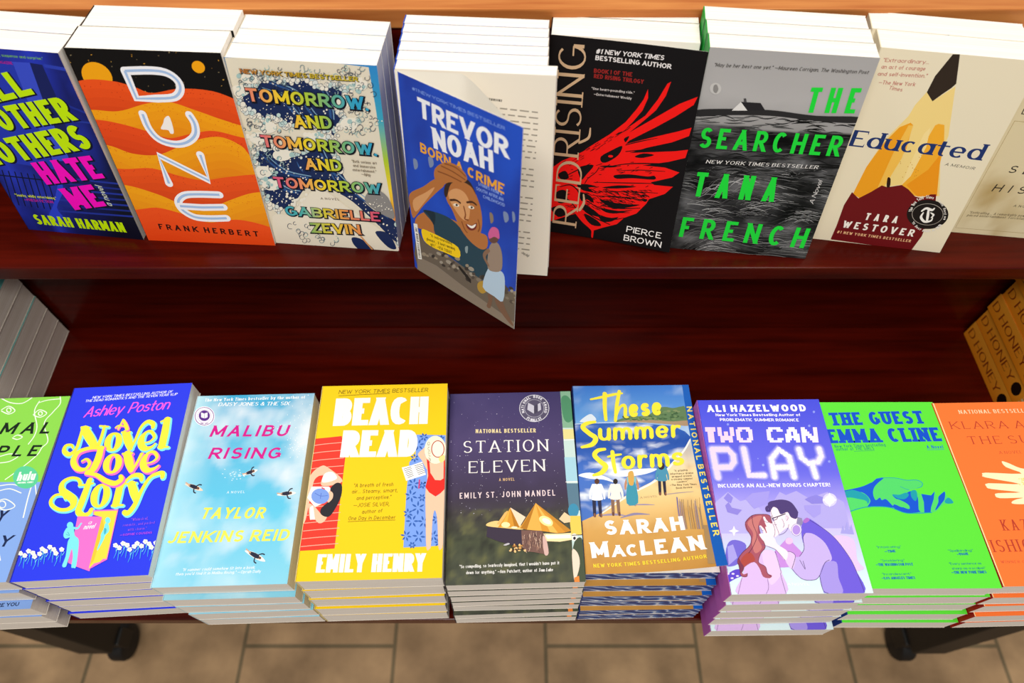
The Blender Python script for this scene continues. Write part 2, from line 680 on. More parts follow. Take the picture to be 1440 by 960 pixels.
        for ch in txt:
            if ch == ' ':
                x += sp
                continue
            w, strokes = glyph(ch, n)
            mp = lambda p: (x + wv / 2 + p[0] * w * k if w else x + wv / 2 + p[0] * .12, wh / 2 + p[1] * (1 - wh))
            ends = [q for t in strokes for q in (t[0], t[-1])]
            for si, t in enumerate(strokes):
                closed = len(t) > 5 and abs(t[0][0] - t[-1][0]) + abs(t[0][1] - t[-1][1]) < 1e-3
                pts = [mp(p) for p in (t[:-1] if closed else t)]
                clips = []
                if not closed and not rnd:
                    for e, nb in ((0, 1), (-1, -2)):
                        dx, dy = pts[e][0] - pts[nb][0], pts[e][1] - pts[nb][1]
                        l = math.hypot(dx, dy) or 1e-9
                        dx, dy = dx / l, dy / l
                        yv = t[e][1]
                        lvl = any(abs(yv - q) < 1e-3 for q in (0, 1, .66, -.3))
                        if abs(dy) > .35 and lvl:
                            ext = (gh / 2 + gw * abs(dx)) / abs(dy)
                            pts[e] = (pts[e][0] + dx * ext, pts[e][1] + dy * ext)
                            yl = mp((0, yv))[1]
                            clips.append((0, 1, yl + gh / 2) if dy > 0 else (0, -1, -(yl - gh / 2)))
                            if se and sum(1 for q in ends if abs(q[0] - t[e][0]) < 1e-3 and abs(q[1] - yv) < 1e-3) == 1 and ch not in ".,:'\"!~-i" or (se and ch == 'i' and si == 0):
                                cx, sy = mp(t[e])[0], (yl + gh / 2 if dy > 0 else yl - gh / 2)
                                hs = max(wh * .8, .045) + grow * .5
                                ya, yb = (sy - hs, sy) if dy > 0 else (sy, sy + hs)
                                a0, a1 = cx - wv / 2 - se - grow / 2, cx + wv / 2 + se + grow / 2
                                out([(a0, ya), (a1, ya), (a1, yb), (a0, yb)], .8e-6 * (4 + 2 * (si % 3) + (e == 0)))
                        elif abs(dy) <= .35:
                            if grow:
                                pts[e] = (pts[e][0] + dx * grow / 2, pts[e][1] + dy * grow / 2)
                            if t[e][0] in (0., 1.) and sum(1 for q in ends if q == t[e]) == 1 and len(t) == 2:
                                pts[e] = (pts[e][0] + dx * wv / 2, pts[e][1])
                            if se and ch in 'TEFLZ' and len(t) == 2 and sum(1 for q in ends if q == t[e]) == 1 and yv in (0., 1.):
                                x1 = pts[e][0]
                                x0 = x1 - .07 * (1 if dx > 0 else -1)
                                y0 = pts[e][1]
                                y1 = y0 + (.2 if yv == 0 else -.2)
                                q = [(x0, y0), (x1, y0), (x1, y1)]
                                ar = (q[1][0] - q[0][0]) * (q[2][1] - q[0][1]) - (q[2][0] - q[0][0]) * (q[1][1] - q[0][1])
                                out(q if ar > 0 else q[::-1], .8e-6 * 6)
                qs = strip(pts, lambda tx, ty, i: .5 * math.hypot(gw * ty, gh * tx), closed)
                fo = folded(qs)
                for qi, q in enumerate(qs):
                    for cl in clips:
                        q = clip_half(q, *cl)
                    if len(q) >= 3:
                        out(q, .8e-6 * (si % 4) + (.3e-6 * qi if fo else .25e-6 * (qi % 3)))
                if rnd and not closed:
                    for e in (0, -1):
                        r = .5 * (gw + gh) * .5
                        out([(pts[e][0] + r * math.cos(a * .628), pts[e][1] + r * math.sin(a * .628)) for a in range(10)], .8e-6 * (4 + si % 3))
            x += wv + w * k + gap
        s.z += 8e-6

    def arc_text(s, txt, ctr, r, a0, a1, h, st, c):
        # letters set one by one round a circle, angles in degrees, clockwise when a1 < a0
        n = len(txt)
        for i, ch in enumerate(txt):
            if ch == ' ':
                continue
            a = math.radians(a0 + (a1 - a0) * (i + .5) / n)
            da = math.radians(abs(a1 - a0)) / n * .42
            sg = 1 if a1 < a0 else -1
            pa, pb = a + da * sg, a - da * sg
            q = lambda t, rr: (ctr[0] + rr * math.cos(t), ctr[1] - rr * math.sin(t))
            s.T(ch, q(pa, r), q(pb, r), q(pa, r + h * sg), st, c)

    def greek(s, p0, p1, h, c, seed=0):
        # a line of print too small to read: word-length dashes
        rnd = random.Random(seed)
        t = 0.0
        while t < 1:
            w = rnd.uniform(.05, .13)
            e = min(1, t + w)
            a = (p0[0] + (p1[0] - p0[0]) * t, p0[1] + (p1[1] - p0[1]) * t)
            b = (p0[0] + (p1[0] - p0[0]) * e, p0[1] + (p1[1] - p0[1]) * e)
            s.S([a, b], h, c, 0, False, False)
            t = e + .035

    # -- finish: a thin sheet with the print on its face
    def sheet(s, name, th, mat, back='#f3efe6', edge='#f3efe6', sh=0.0):
        V, F, C = list(s.V), list(s.F), list(s.C)
        W, L = s.W, s.L
        nx, ny = (1, 1)
        cb, ce = hx(back), hx(edge)

        def quad(a, b, c_, d, cc):
            n = len(V)
            V.extend((a, b, c_, d))
            C.extend([cc] * 4)
            F.append((n, n + 1, n + 2, n + 3))
        for i in range(nx):
            for j in range(ny):
                x0, x1, y0, y1 = W * i / nx, W * (i + 1) / nx, L * j / ny, L * (j + 1) / ny
                quad((x0, y0, -th), (x0, y1, -th), (x1, y1, -th), (x1, y0, -th), cb)
                if i == 0:
                    quad((0, y0, -th), (0, y0, 0), (0, y1, 0), (0, y1, -th), ce)
                if i == nx - 1:
                    quad((W, y0, -th), (W, y1, -th), (W, y1, 0), (W, y0, 0), ce)
                if j == 0:
                    quad((x0, 0, -th), (x1, 0, -th), (x1, 0, 0), (x0, 0, 0), ce)
                if j == ny - 1:
                    quad((x0, L, -th), (x0, L, 0), (x1, L, 0), (x1, L, -th), ce)
        if s.warp:
            V, F, C = s.warp.cut(V, F, C)
            V = [(x, y, z + s.warp(x, y)) for x, y, z in V]
        return mesh(name, V, F, mat, C)


class Fold:
    """a sheet bent about parallel straight creases: height is a polyline over d = ax x + ay y"""

    def __init__(s, ax, ay, f, d0, d1, n):
        s.ax, s.ay = ax, ay
        s.k = [(d0 + (d1 - d0) * i / n, f(d0 + (d1 - d0) * i / n)) for i in range(n + 1)]

    def __call__(s, x, y):
        d = s.ax * x + s.ay * y
        if d <= s.k[0][0]:
            return s.k[0][1]
        for (a, ha), (b, hb) in zip(s.k, s.k[1:]):
            if d <= b:
                return ha + (hb - ha) * (d - a) / (b - a)
        (a, ha), (b, hb) = s.k[-2:]
        return hb + (hb - ha) * (d - b) / (b - a)

    def cut(s, V, F, C):
        VV, FF, CC = [], [], []
        for f in F:
            todo = [[(*V[i], *C[i]) for i in f]]
            for lim, _ in s.k:
                nxt = []
                for poly in todo:
                    dd = [s.ax * p[0] + s.ay * p[1] - lim for p in poly]
                    if min(dd) > -1e-9 or max(dd) < 1e-9:
                        nxt.append(poly)
                        continue
                    lo, hi = [], []
                    for i in range(len(poly)):
                        p, q, dp, dq = poly[i], poly[(i + 1) % len(poly)], dd[i], dd[(i + 1) % len(poly)]
                        if dp <= 0:
                            lo.append(p)
                        if dp >= 0:
                            hi.append(p)
                        if dp * dq < 0:
                            t = dp / (dp - dq)
                            m = tuple(p[j] + (q[j] - p[j]) * t for j in range(6))
                            lo.append(m)
                            hi.append(m)
                    nxt += [k for k in (lo, hi) if len(k) >= 3]
                todo = nxt
            for poly in todo:
                n = len(VV)
                VV.extend(p[:3] for p in poly)
                CC.extend(p[3:] for p in poly)
                FF.append(tuple(range(n, n + len(poly))))
        return VV, FF, CC

# ------------------------------------------------------------------ the place: tiled floor and the stepped mahogany display table
Vf = [(-2.6, -1.4, 0), (2.6, -1.4, 0), (2.6, 2.6, 0), (-2.6, 2.6, 0),
      (-2.6, -1.4, -.03), (2.6, -1.4, -.03), (2.6, 2.6, -.03), (-2.6, 2.6, -.03)]
floor = link('floor', mesh('floor', Vf, [(0, 1, 2, 3), (7, 6, 5, 4), (0, 4, 5, 1), (1, 5, 6, 2), (2, 6, 7, 3), (3, 7, 4, 0)], M_TILE))
tag(floor, 'beige stone tile floor with dark joints under the display table', 'floor', None, 'structure')

Z_LOW, Z_UP, Z_TOP = .700, .935, 1.131
table = link('display_table', None)
table.location = (0, .45, 0)
tag(table, 'stepped dark mahogany book display table with three levels on black castered legs', 'display table')
XH = .90


def board(name, y0, y1, z0, z1, mat=None, lab=None, x0=-XH, x1=XH, bev=.0016):
    o = bevel_box(name, x0, x1, y0 - .45, y1 - .45, z0, z1, mat or M_WOOD, table, bev)
    tag(o, lab)
    return o


board('lower_shelf', .150, .538, Z_LOW - .0195, Z_LOW)
board('upper_shelf', .4547, .607, Z_UP - .0195, Z_UP)
board('riser', .538, .556, Z_LOW - .0195, Z_UP - .0200)
board('riser', .607, .625, Z_UP - .0195, Z_TOP - .0200)
board('top_shelf', .604, .86, Z_TOP - .0195, Z_TOP, M_WOODTOP, 'lighter wooden top board')
board('apron', .20, .82, Z_LOW - .085, Z_LOW - .0200, M_LEG, 'black underframe', -.80, .80)
import bmesh


def cyl(name, r, w, loc, axis, mat, parent, seg=28, bev=.006):
    bm = bmesh.new()
    bmesh.ops.create_cone(bm, cap_ends=True, segments=seg, radius1=r, radius2=r, depth=w)
    bmesh.ops.bevel(bm, geom=[e for e in bm.edges if len(e.link_faces) == 2 and e.calc_face_angle(0) > 1], offset=bev, segments=2, affect='EDGES', profile=.5)
    if axis == 'x':
        bmesh.ops.rotate(bm, verts=bm.verts, matrix=Matrix.Rotation(math.pi / 2, 3, 'Y'))
    bmesh.ops.translate(bm, verts=bm.verts, vec=loc)
    me = bpy.data.meshes.new(name)
    bm.to_mesh(me)
    bm.free()
    me.materials.append(mat)
    me.polygons.foreach_set('use_smooth', [True] * len(me.polygons))
    return link(name, me, parent)


for sx in (-1, 1):
    for yy in (.235, .78):
        lg = bevel_box('leg', sx * .785 - .032, sx * .785 + .032, yy - .482, yy - .418, .095, Z_LOW - .0855, M_LEG, table, .004)
        ca = cyl('caster', .036, .03, (sx * .770, yy - .45, .036), 'x', M_RUBBER, lg)
        fk = bevel_box('caster_fork', sx * .770 - .022, sx * .770 + .022, yy - .467, yy - .433, .05, .0945, M_LEG, lg, .003)

# ------------------------------------------------------------------ paperbacks


def rgb(h):
    return hx(h)


def ink_box(name, x0, x1, y0, y1, z0, z1, c, mat, sh=0.0, edge=None):
    # printed outside face; the cut edges show the pale board unless told otherwise
    V, F = boxdata(x0, x1, y0, y1, z0, z1, sh)
    VV = [V[i] for f in F for i in f]
    FF = [tuple(range(4 * k, 4 * k + 4)) for k in range(6)]
    return mesh(name, VV, FF, mat, [hx(c if (k == 0 or edge is None) else edge) for k in range(6) for _ in range(4)])


CT = .00042


class Title:
    """the meshes of one edition; every copy of it shares them"""

    def __init__(s, W, L, T, spine, back, pages, art, standing=False, lean=90.0):
        s.W, s.L, s.T, s.st = W, L, T, standing
        sh = s.sh = 1 / math.tan(math.radians(lean)) if standing else 0.0
        s.zf = 0.0 if standing else T           # local height of the front cover
        zb = s.zf - T
        V, F = boxdata(-W / 2 + .0007, W / 2 - .0004, .0003, L - .0003, zb + CT + 5e-5, s.zf - CT - 5e-5, sh)
        s.block = mesh('page_block', V, F, pages)
        s.back = ink_box('back_cover', -W / 2, W / 2, 0, L, zb, zb + CT, back, M_COVER, sh, '#efe8dc')
        s.spine = ink_box('spine', -W / 2 - .0004, -W / 2 + .0005, 0, L, zb, s.zf, spine, M_COVER, sh) if isinstance(spine, str) else spine
        s.front = art

    def copy(s, M, label, group, front_M=None, front=None):
        e = link('paperback', None)
        e.empty_display_size = .03
        e.matrix_world = M
        tag(e, label, 'book', group)
        link('page_block', s.block, e)
        f = link('front_cover', front or s.front, e)
        f.matrix_local = front_M or Matrix.Translation((-s.W / 2, 0, s.zf))
        link('back_cover', s.back, e)
        link('spine', s.spine, e)
        return e




def pressed(me):
    # the same print for copies that stand hidden behind another
    m = me.copy()
    for v in m.vertices:
        if v.co.z > 0:
            v.co.z *= .1
    return m


ORD = ['top', 'second', 'third', 'fourth', 'fifth', 'sixth', 'seventh']


def lie_M(x, y, z, yaw):
    return Matrix.Translation((x, y, z)) @ Matrix.Rotation(math.radians(yaw), 4, 'Z')


def stand_M(x, y, z, yaw, lean, roll=0):
    return (Matrix.Translation((x, y, z)) @ Matrix.Rotation(math.radians(yaw), 4, 'Z')
            @ Matrix.Rotation(math.radians(lean), 4, 'X') @ Matrix.Rotation(math.radians(roll), 4, 'Z'))


def lying(x, y, ztop, yaw, W, L, n):
    T = (ztop - Z_LOW) / n - .0006
    Mtop = lie_M(x, y, ztop - T, yaw)
    return T, Mtop, Mtop @ Matrix.Translation((-W / 2, 0, T))


def lay_stack(t, x, y, ztop, yaw, n, top_label, desc, group, dx=0.0, dys=(), jit=.6, hook=None):
    rnd = random.Random(desc)
    acc = 0.0
    for k in range(n):
        if k < len(dys):
            acc += dys[k]
        z = Z_LOW + (n - 1 - k) * (t.T + .0006) + .0001
        jx = 0 if k == 0 else rnd.uniform(-.0008, .0008)
        jr = 0 if k == 0 else rnd.uniform(-jit, jit)
        M = lie_M(x + dx * k / max(1, n - 1) + jx, y - acc, z, yaw + jr)
        lab = top_label if k == 0 else '%s from the top in the pile of %s' % (ORD[k], desc)
        if k == n - 1:
            lab = 'lowest copy in the pile of %s' % desc
        t.copy(M, lab, group)


def stand_stack(t, M, yaw, lean, n, front_label, desc, group, side=0.0, front_M=None, front=None, under=None):
    a = math.radians(yaw)
    d = (t.T + .0006) / math.sin(math.radians(lean))
    under = under or (pressed(t.front) if n > 1 else None)
    for k in range(n):
        off = Matrix.Translation((-math.sin(a) * d * k + side * k * math.cos(a), math.cos(a) * d * k + side * k * math.sin(a), 0))
        lab = front_label if k == 0 else '%s copy from the front among %s' % (ORD[k], desc)
        e = t.copy(off @ M, lab, group, front_M if k == 0 else None, front if k == 0 else under)
        if k == 0:
            first = e
    return first

# ================================================================== lower level: flat piles, printed covers up
# ---- green and blue cover with white line-drawn faces
T_, Mt, Mf = lying(-.5374, .1534, .8448, 2.35, .1357, .1952, 5)
A = Art(.1357, .1952, Mf)
A.base(hx('#8edb52'))
A.Z(0, 550, 2.909)
A.P([(-400, 372), (175, 370), (300, 380), (20, 900), (-700, 900)], '#86acee')
W_ = '#f4fbf0'
A.S([(0, 25), (40, 45), (90, 48), (130, 25)], 4, W_)
A.S([(245, 20), (245, 50), (215, 85), (180, 130), (195, 200), (170, 230), (150, 260), (90, 310), (20, 360)], 4, W_)
A.S([(160, 40), (140, 80), (150, 140), (140, 180), (115, 215)], 4, W_)
A.S([(5, 75), (35, 60), (60, 78), (35, 92), (5, 80)], 4, W_)
A.ring((35, 76), 9, 4, W_)
A.S([(135, 95), (160, 75), (190, 88), (165, 105), (138, 98)], 4, W_)
A.ring((164, 90), 8, 4, W_)
A.S([(160, 45), (195, 35), (245, 30)], 3.5, W_)
A.S([(55, 185), (72, 178), (90, 186), (70, 196), (50, 190)], 4, W_)
A.S([(0, 265), (40, 255), (75, 262), (40, 285), (0, 292)], 4, W_)
A.S([(0, 385), (50, 380), (95, 392)], 4, W_)
A.S([(0, 405), (40, 398), (85, 415)], 4, W_)
A.S([(-20, 455), (20, 440), (60, 468), (20, 485), (-20, 470)], 4, W_)
A.ring((8, 462), 14, 4, W_)
A.S([(128, 385), (112, 440), (94, 515)], 5, W_)
A.S([(142, 370), (145, 400), (150, 440)], 4, W_)
A.S([(-60, 560), (-20, 600), (0, 690)], 4, W_)
A.T('NORMAL', (-235, 178), (196, 172), 47, 'boldital', '#16261a', gap=.5)
A.T('PEOPLE', (-235, 270), (146, 264), 45, 'boldital', '#16261a', gap=.5)
A.T('SALLY', (-250, 540), (12, 532), 46, 'boldital', '#1c2a52', gap=.5)
A.T('ROONEY', (-360, 645), (34, 634), 46, 'boldital', '#1c2a52', gap=.5)
A.O((104, 351), 52, 46, '#5ed29c')
A.T('hulu', (66, 366), (139, 362), 36, 'bold', '#f6fffa', gap=.08, open=2.6)
A.T('ORIGINAL SERIES', (70, 377), (134, 374), 7, 'bold', '#f6fffa')
A.text('ARE YOU', (.1357 - .038, .0028), (.1357 - .0125, .0032), (.1357 - .038, .0064), 'bold', '#1c2a52')
t_normal = Title(.1357, .1952, T_, '#86acee', '#86acee', M_PAGES, A.sheet('front_cover', CT, M_COVER))
lay_stack(t_normal, -.5374, .1534, .8448, 2.35, 5, 'green and blue paperback with white line drawn faces, on top of its pile',
          'green and blue line drawn face paperbacks', 'green and blue paperbacks', -.016, (0, .003, .009, .001, 0))

# ---- royal blue cover, fat yellow lettering
T_, Mt, Mf = lying(-.4007, .1585, .8479, 3.0, .1262, .2043, 6)
A = Art(.1262, .2043, Mf)
A.base(hx('#2c3df0'))
A.Z(0, 520, 2.593)
A.T('NEW YORK TIMES BESTSELLING AUTHOR OF', (335, 104), (627, 82), 8.5, 'ital', '#ffffff')
A.T('THE DEAD ROMANTICS AND THE SEVEN YEAR SLIP', (309, 117), (645, 91), 8.5, 'ital', '#ffffff')
A.Z(60, 550, 5.332)
A.T('Ashley Poston', (300, 196), (940, 132), 78, 'script', '#ff5fe6', gap=.03)
Y_, TE, PK = '#ffec45', '#7fe9f2', '#ff74d2'


def ringpts(cx, cy, rx, ry, thick, thin, sl=.18):
    P, w = [], []
    for k in range(18):
        a = 2 * math.pi * k / 18
        x, y = rx * math.cos(a), ry * math.sin(a)
        P.append((cx + x - sl * y, cy + y))
        w.append(thin + (thick - thin) * abs(math.cos(a)) ** 1.3)
    return P, w, True


def word(strokes, sh, dx=9, dy=10, extra=9):
    A.uniq = True
    for ps in (0, 1):
        for st in strokes:
            P, w, cl = (*st, False) if len(st) == 2 else st
            if not isinstance(w, list):
                w = [w] * len(P)
            if ps == 0:
                for k in (.5, 1):
                    A.S([(x + dx * k, y + dy * k) for x, y in P], [v + extra for v in w], sh, 5, cl)
            else:
                A.S(P, w, Y_, 5, cl)
    A.uniq = False


word([([(300, 275), (278, 350), (250, 430), (200, 472), (160, 448), (172, 408), (212, 402), (226, 424)], [24, 24, 26, 34, 32, 26, 20, 14]),
      ([(312, 280), (350, 345), (388, 410)], [56, 64, 50]), ([(290, 268), (345, 270)], 16), ([(462, 262), (440, 340), (412, 412)], [22, 24, 30]), ([(428, 258), (490, 264)], 14),
      ringpts(528, 378, 42, 62, 48, 18),
      ([(622, 310), (640, 370), (655, 425)], [54, 60, 40]), ([(592, 306), (655, 304)], 14), ([(660, 428), (695, 360), (735, 270), (785, 226), (825, 240), (826, 268)], [18, 20, 22, 30, 34, 28]),
      ([(738, 388), (800, 376), (836, 340), (812, 300), (775, 306), (742, 350), (738, 400), (768, 428), (815, 416), (842, 390)], [12, 13, 22, 24, 20, 44, 50, 40, 22, 12]),
      ([(932, 212), (915, 310), (893, 408)], [50, 56, 56]), ([(866, 418), (938, 416)], 16), ([(888, 226), (950, 200)], 15)], TE)
word([([(282, 690), (262, 656), (208, 650), (152, 682), (142, 735), (190, 778), (228, 812), (226, 858), (180, 886), (115, 884), (66, 850), (64, 812), (98, 778), (150, 776), (168, 806)], [26, 22, 24, 34, 44, 54, 54, 44, 30, 26, 26, 26, 22, 18, 14]),
      ([(352, 664), (318, 760), (284, 850), (268, 900), (304, 930), (346, 914), (364, 886)], [40, 48, 50, 46, 38, 34, 32]), ([(272, 704), (330, 700), (376, 690)], 16),
      ringpts(432, 782, 46, 80, 52, 18),
      ([(582, 694), (566, 770), (548, 845)], [50, 54, 54]), ([(518, 856), (600, 852)], 15), ([(532, 702), (592, 690)], 14), ([(578, 752), (625, 672), (682, 630), (732, 632), (742, 664)], [16, 22, 32, 36, 28]),
      ([(664, 694), (685, 760), (702, 825)], [54, 60, 36]), ([(628, 694), (700, 684)], 14),
      ([(612, 905), (640, 912), (690, 850), (745, 735), (800, 650), (850, 620), (896, 612), (898, 642)], [34, 40, 36, 26, 26, 30, 36, 32])], TE)
word([([(450, 425), (360, 425), (270, 455), (230, 520), (258, 578), (318, 585), (352, 542), (330, 508), (296, 522)], [30, 30, 34, 44, 38, 28, 24, 18, 14]),
      ([(436, 428), (414, 510), (374, 590), (322, 612), (400, 626), (470, 670), (540, 690), (588, 662), (584, 636)], [46, 54, 50, 24, 28, 36, 40, 38, 28]),
      ringpts(524, 542, 46, 66, 48, 18),
      ([(634, 470), (650, 535), (664, 590)], [56, 62, 40]), ([(600, 468), (672, 464)], 14), ([(670, 594), (705, 540), (742, 470)], [18, 20, 26]),
      ([(752, 545), (820, 530), (858, 495), (836, 456), (795, 462), (760, 510), (756, 560), (786, 592), (835, 580), (868, 556)], [12, 13, 22, 24, 20, 44, 50, 42, 24, 12])], PK)
word([([(604, 212), (585, 250), (566, 284)], 12), ([(606, 214), (622, 250), (634, 284)], [14, 26, 26]), ([(548, 272), (570, 258), (618, 262)], [12, 12, 9])], PK, 6, 6, 5)
A.Z(10, 690, 6.545)
A.P([(650, 235), (880, 236), (760, 740), (620, 690), (560, 660), (600, 500)], PK)
A.P([(790, 178), (1026, 170), (922, 632), (850, 670), (745, 728), (756, 690), (876, 240), (794, 222)], PK)
A.P([(800, 190), (1015, 182), (915, 625), (885, 625), (852, 655), (800, 668), (752, 718), (876, 242), (804, 222)], '#ffe14a')
A.P([(875, 240), (895, 330), (800, 640), (760, 690)], '#ffc93c')
A.O((928, 272), 24, 30, TE)
A.P([(905, 300), (935, 310), (940, 370), (905, 410), (890, 450), (840, 540), (830, 535), (862, 440), (865, 400), (890, 350)], TE, 4)
A.P([(895, 345), (915, 350), (912, 385), (895, 400)], '#4ab6d0', 3)
A.O((582, 318), 30, 32, TE)
A.P([(560, 335), (612, 345), (625, 410), (660, 450), (655, 560), (635, 700), (610, 708), (592, 700), (606, 610), (600, 540), (590, 550), (560, 650), (540, 700), (508, 690),
     (540, 600), (560, 470), (580, 430), (540, 440), (520, 415), (528, 375)], TE, 4)
A.S([(610, 340), (650, 345), (676, 310), (684, 300)], [22, 18, 14, 14], TE)
A.S([(545, 400), (575, 410), (560, 380)], 4, '#3fa6cc')
A.T('a', (745, 308), (772, 306), 34, 'script', '#ffffff')
A.T('novel', (700, 356), (800, 346), 46, 'script', '#ffffff')


def daffodils(pts):
    for i, (x, y) in enumerate(pts):
        A.S([(x, y + 10), (x + (-8 if i % 2 else 8), y + 60), (x - 16, y + 118)], [6, 8, 4], '#4aa8f4')
        A.S([(x + 6, y + 50), (x + 26, y + 20)], [8, 3], '#7fdcf4')
    for i, (x, y) in enumerate(pts):
        for k in range(5):
            a = k * 1.257 + i
            A.O((x + 13 * math.cos(a), y + 13 * math.sin(a)), 12, 10, '#fffef4', 8)
        A.O((x, y), 6, 6, '#fff3a8', 8)


daffodils([(125, 575), (165, 595), (200, 555), (240, 572), (255, 605), (302, 580), (325, 535), (355, 555), (396, 518), (432, 540), (452, 575), (505, 540)])
daffodils([(1000, 502), (1035, 525), (1070, 485), (1108, 500), (1130, 540), (1172, 512), (1200, 485), (1240, 508), (1275, 468), (1310, 488), (1330, 520), (1372, 480)])
PQ = '#a05cf0'
A.T('"Whimsical,', (1145, 278), (1300, 264), 24, 'serif', PQ)
A.T('romantic, and packed', (1068, 328), (1358, 302), 22, 'serif', PQ)
A.T('with charm."', (1112, 370), (1285, 354), 22, 'serif', PQ)
A.T('~SOPHIE COUSENS', (1040, 418), (1335, 394), 20, 'bold', '#b04cf0')
t_novel = Title(.1262, .2043, T_, '#2c2fa8', '#3a2fa0', M_PAGES, A.sheet('front_cover', CT, M_COVER))
lay_stack(t_novel, -.4007, .1585, .8479, 3.0, 6, 'royal blue paperback with fat yellow lettering and a pink door',
          'royal blue paperbacks with yellow lettering', 'royal blue paperbacks', -.013, (0, .0006, 0, .001, 0, .002))

# ---- pale blue sea cover with surfers
T_, Mt, Mf = lying(-.2742, .1545, .8374, 1.63, .1272, .2025, 5)
A = Art(.1272, .2025, Mf)


def sea(u, v):
    b = ramp([(0, C255(138, 212, 238)), (.35, C255(96, 200, 236)), (.7, C255(98, 190, 228)), (1, C255(62, 168, 214))], v)
    b = mixc(b, C255(196, 236, 246), max(0, .9 - u * 3.2) * (.4 + .6 * v))
    n = fbm(u * .63 + 3, v, 3.2, 5) + .35 * fbm(u * .63, v, 9, 3)
    side = max(0, u - .55) * 2.2
    w = max(0, n * 1.1 + side * (1.1 - abs(v - .78) * 1.3) - .28)
    b = mixc(b, C255(226, 238, 248), w * .9)
    w2 = max(0, fbm(u * .63 + 9, v, 4, 4) * 1.3 - .25 + (.5 - abs(v - .28)) * .3)
    return mixc(b, C255(205, 236, 246), w2 * .6)


A.base(sea, 40, 60)
A.Z(190, 530, 2.667)
A.T('The New York Times bestseller by the author of', (260, 91), (637, 79), 11, 'serifb', '#ffffff')
A.T('DAISY JONES & THE SIX', (310, 108), (577, 104), 13, 'serifi', '#ffffff')
A.O((259, 146), 39, 37, '#fdfbff')
A.ring((259, 146), 35, 2.5, '#6d3a9c', 33)
A.ring((259, 146), 25, 2, '#c9b3dc', 24)
A.O((259, 144), 21, 20, '#5a2d8e')
A.P([(259, 136), (271, 132), (271, 150), (259, 154), (247, 150), (247, 132)], '#fdfbff')
A.S([(259, 137), (259, 153)], 1.5, '#5a2d8e', 0)
for s_ in ((-1, 1)):
    A.S([(259 + s_ * 13, 172), (259 + s_ * 4, 174)], 3, '#6d3a9c', 0)
MG = '#d3138f'
A.T('MALIBU', (277, 223), (567, 221), 42, 'boldital', MG, gap=.3)
A.T('RISING', (271, 306), (540, 305), 42, 'boldital', MG, gap=.3)
A.T('A NOVEL', (343, 436), (410, 434), 9, 'sans', '#e6f6fb', gap=.4)
A.T('TAYLOR', (241, 531), (480, 529), 42, 'boldital', '#f2ee5c', gap=.2)
A.T('JENKINS REID', (117, 623), (572, 612), 43, 'boldital', '#f2ee5c', gap=.2)


def surfer(cx, cy, rot, s=1.0, bd='#f7f4ee'):
    c, n = math.cos(math.radians(rot)), math.sin(math.radians(rot))
    q = lambda x, y: (cx + (x * c - y * n) * s, cy + (x * n + y * c) * s)
    A.P([q(-40, 3), q(-15, -7), q(15, -8), q(36, 0), q(15, 8), q(-15, 8)], bd, 4)
    A.P([q(-24, -3), q(-4, -8), q(10, -6), q(12, 4), q(-6, 7), q(-22, 4)], '#22263c', 4)
    A.S([q(4, -4), q(14, -16), q(22, -18)], 4.5, '#22263c')
    A.S([q(0, 5), q(4, 18), q(12, 20)], 4.5, '#2b2c40')
    A.O(q(15, -1), 5, 5, '#6b4636')
    A.S([q(-20, 0), q(-38, -4)], 4, '#d9a98a')


for i in range(26):
    A.O((380 + random.gauss(0, 26), 366 + random.gauss(0, 12)), 3, 1.6, '#d6f2fa', 6)
surfer(432, 356, -18, .8)
surfer(222, 412, 22, .95, '#f3d9c4')
surfer(569, 436, -4, .95)
surfer(452, 670, 30, 1.15)
for i in range(90):
    x, y = random.gauss(612, 34), random.gauss(215, 55)
    if x < 668 - (y - 60) * .17:
        A.O((x, y), random.uniform(.8, 2), random.uniform(.8, 1.8), '#ffffff', 6)
A.T('"If summer could somehow fit into a book,', (176, 728), (450, 718), 11, 'ital', '#f4fcff')
A.T('then you\'d find it in Malibu Rising." ~Oprah Daily', (150, 744), (470, 733), 11, 'ital', '#f4fcff')
t_malibu = Title(.1272, .2025, T_, '#dfeef4', '#56b4d8', M_PAGES, A.sheet('front_cover', CT, M_COVER))
lay_stack(t_malibu, -.2742, .1545, .8374, 1.63, 5, 'pale blue paperback with tiny surfers seen from above and magenta title',
          'pale blue surfer cover paperbacks', 'pale blue paperbacks', .006, (0, .0055, .0005, .001, .0005))

# ---- yellow cover with two beach towels
T_, Mt, Mf = lying(-.1303, .1548, .859, 1.47, .1331, .2024, 5)
A = Art(.1331, .2024, Mf)
A.base(hx('#f6cf0a'))
A.Z(410, 590, 4.57)
RD = '#e63a2a'
A.P([(155, 120), (240, 112), (322, 103), (345, 240), (322, 430), (276, 826), (160, 836), (45, 842), (90, 560)], RD)
for y in range(150, 830, 50):
    k = (y - 120) / 720
    A.S([(150 - 95 * k, y + 14), (210 - 60 * k, y + 5), (335 - 50 * abs(k - .2), y - 6)], 4.5, '#f7b49c', 4)
SK = '#f4c7a8'
A.P([(95, 430), (128, 345), (190, 296), (232, 305), (322, 378), (300, 410), (205, 425), (188, 400), (205, 352), (150, 380), (125, 470), (90, 640), (70, 640)], SK, 5)
A.P([(195, 398), (212, 345), (262, 334), (292, 374), (240, 398)], '#fdfaf4', 4)
A.P([(100, 500), (128, 428), (240, 428), (250, 440), (235, 520), (150, 560)], '#fbf8f2')
A.P([(110, 540), (150, 560), (195, 610), (228, 618), (205, 655), (172, 662), (140, 630), (118, 640)], SK, 4)
A.P([(248, 442), (288, 404), (322, 418), (318, 490), (280, 570), (238, 622), (190, 608), (188, 570), (230, 530), (262, 485)], '#24222a', 4)
A.P([(232, 530), (262, 505), (265, 470), (240, 460)], SK, 3)
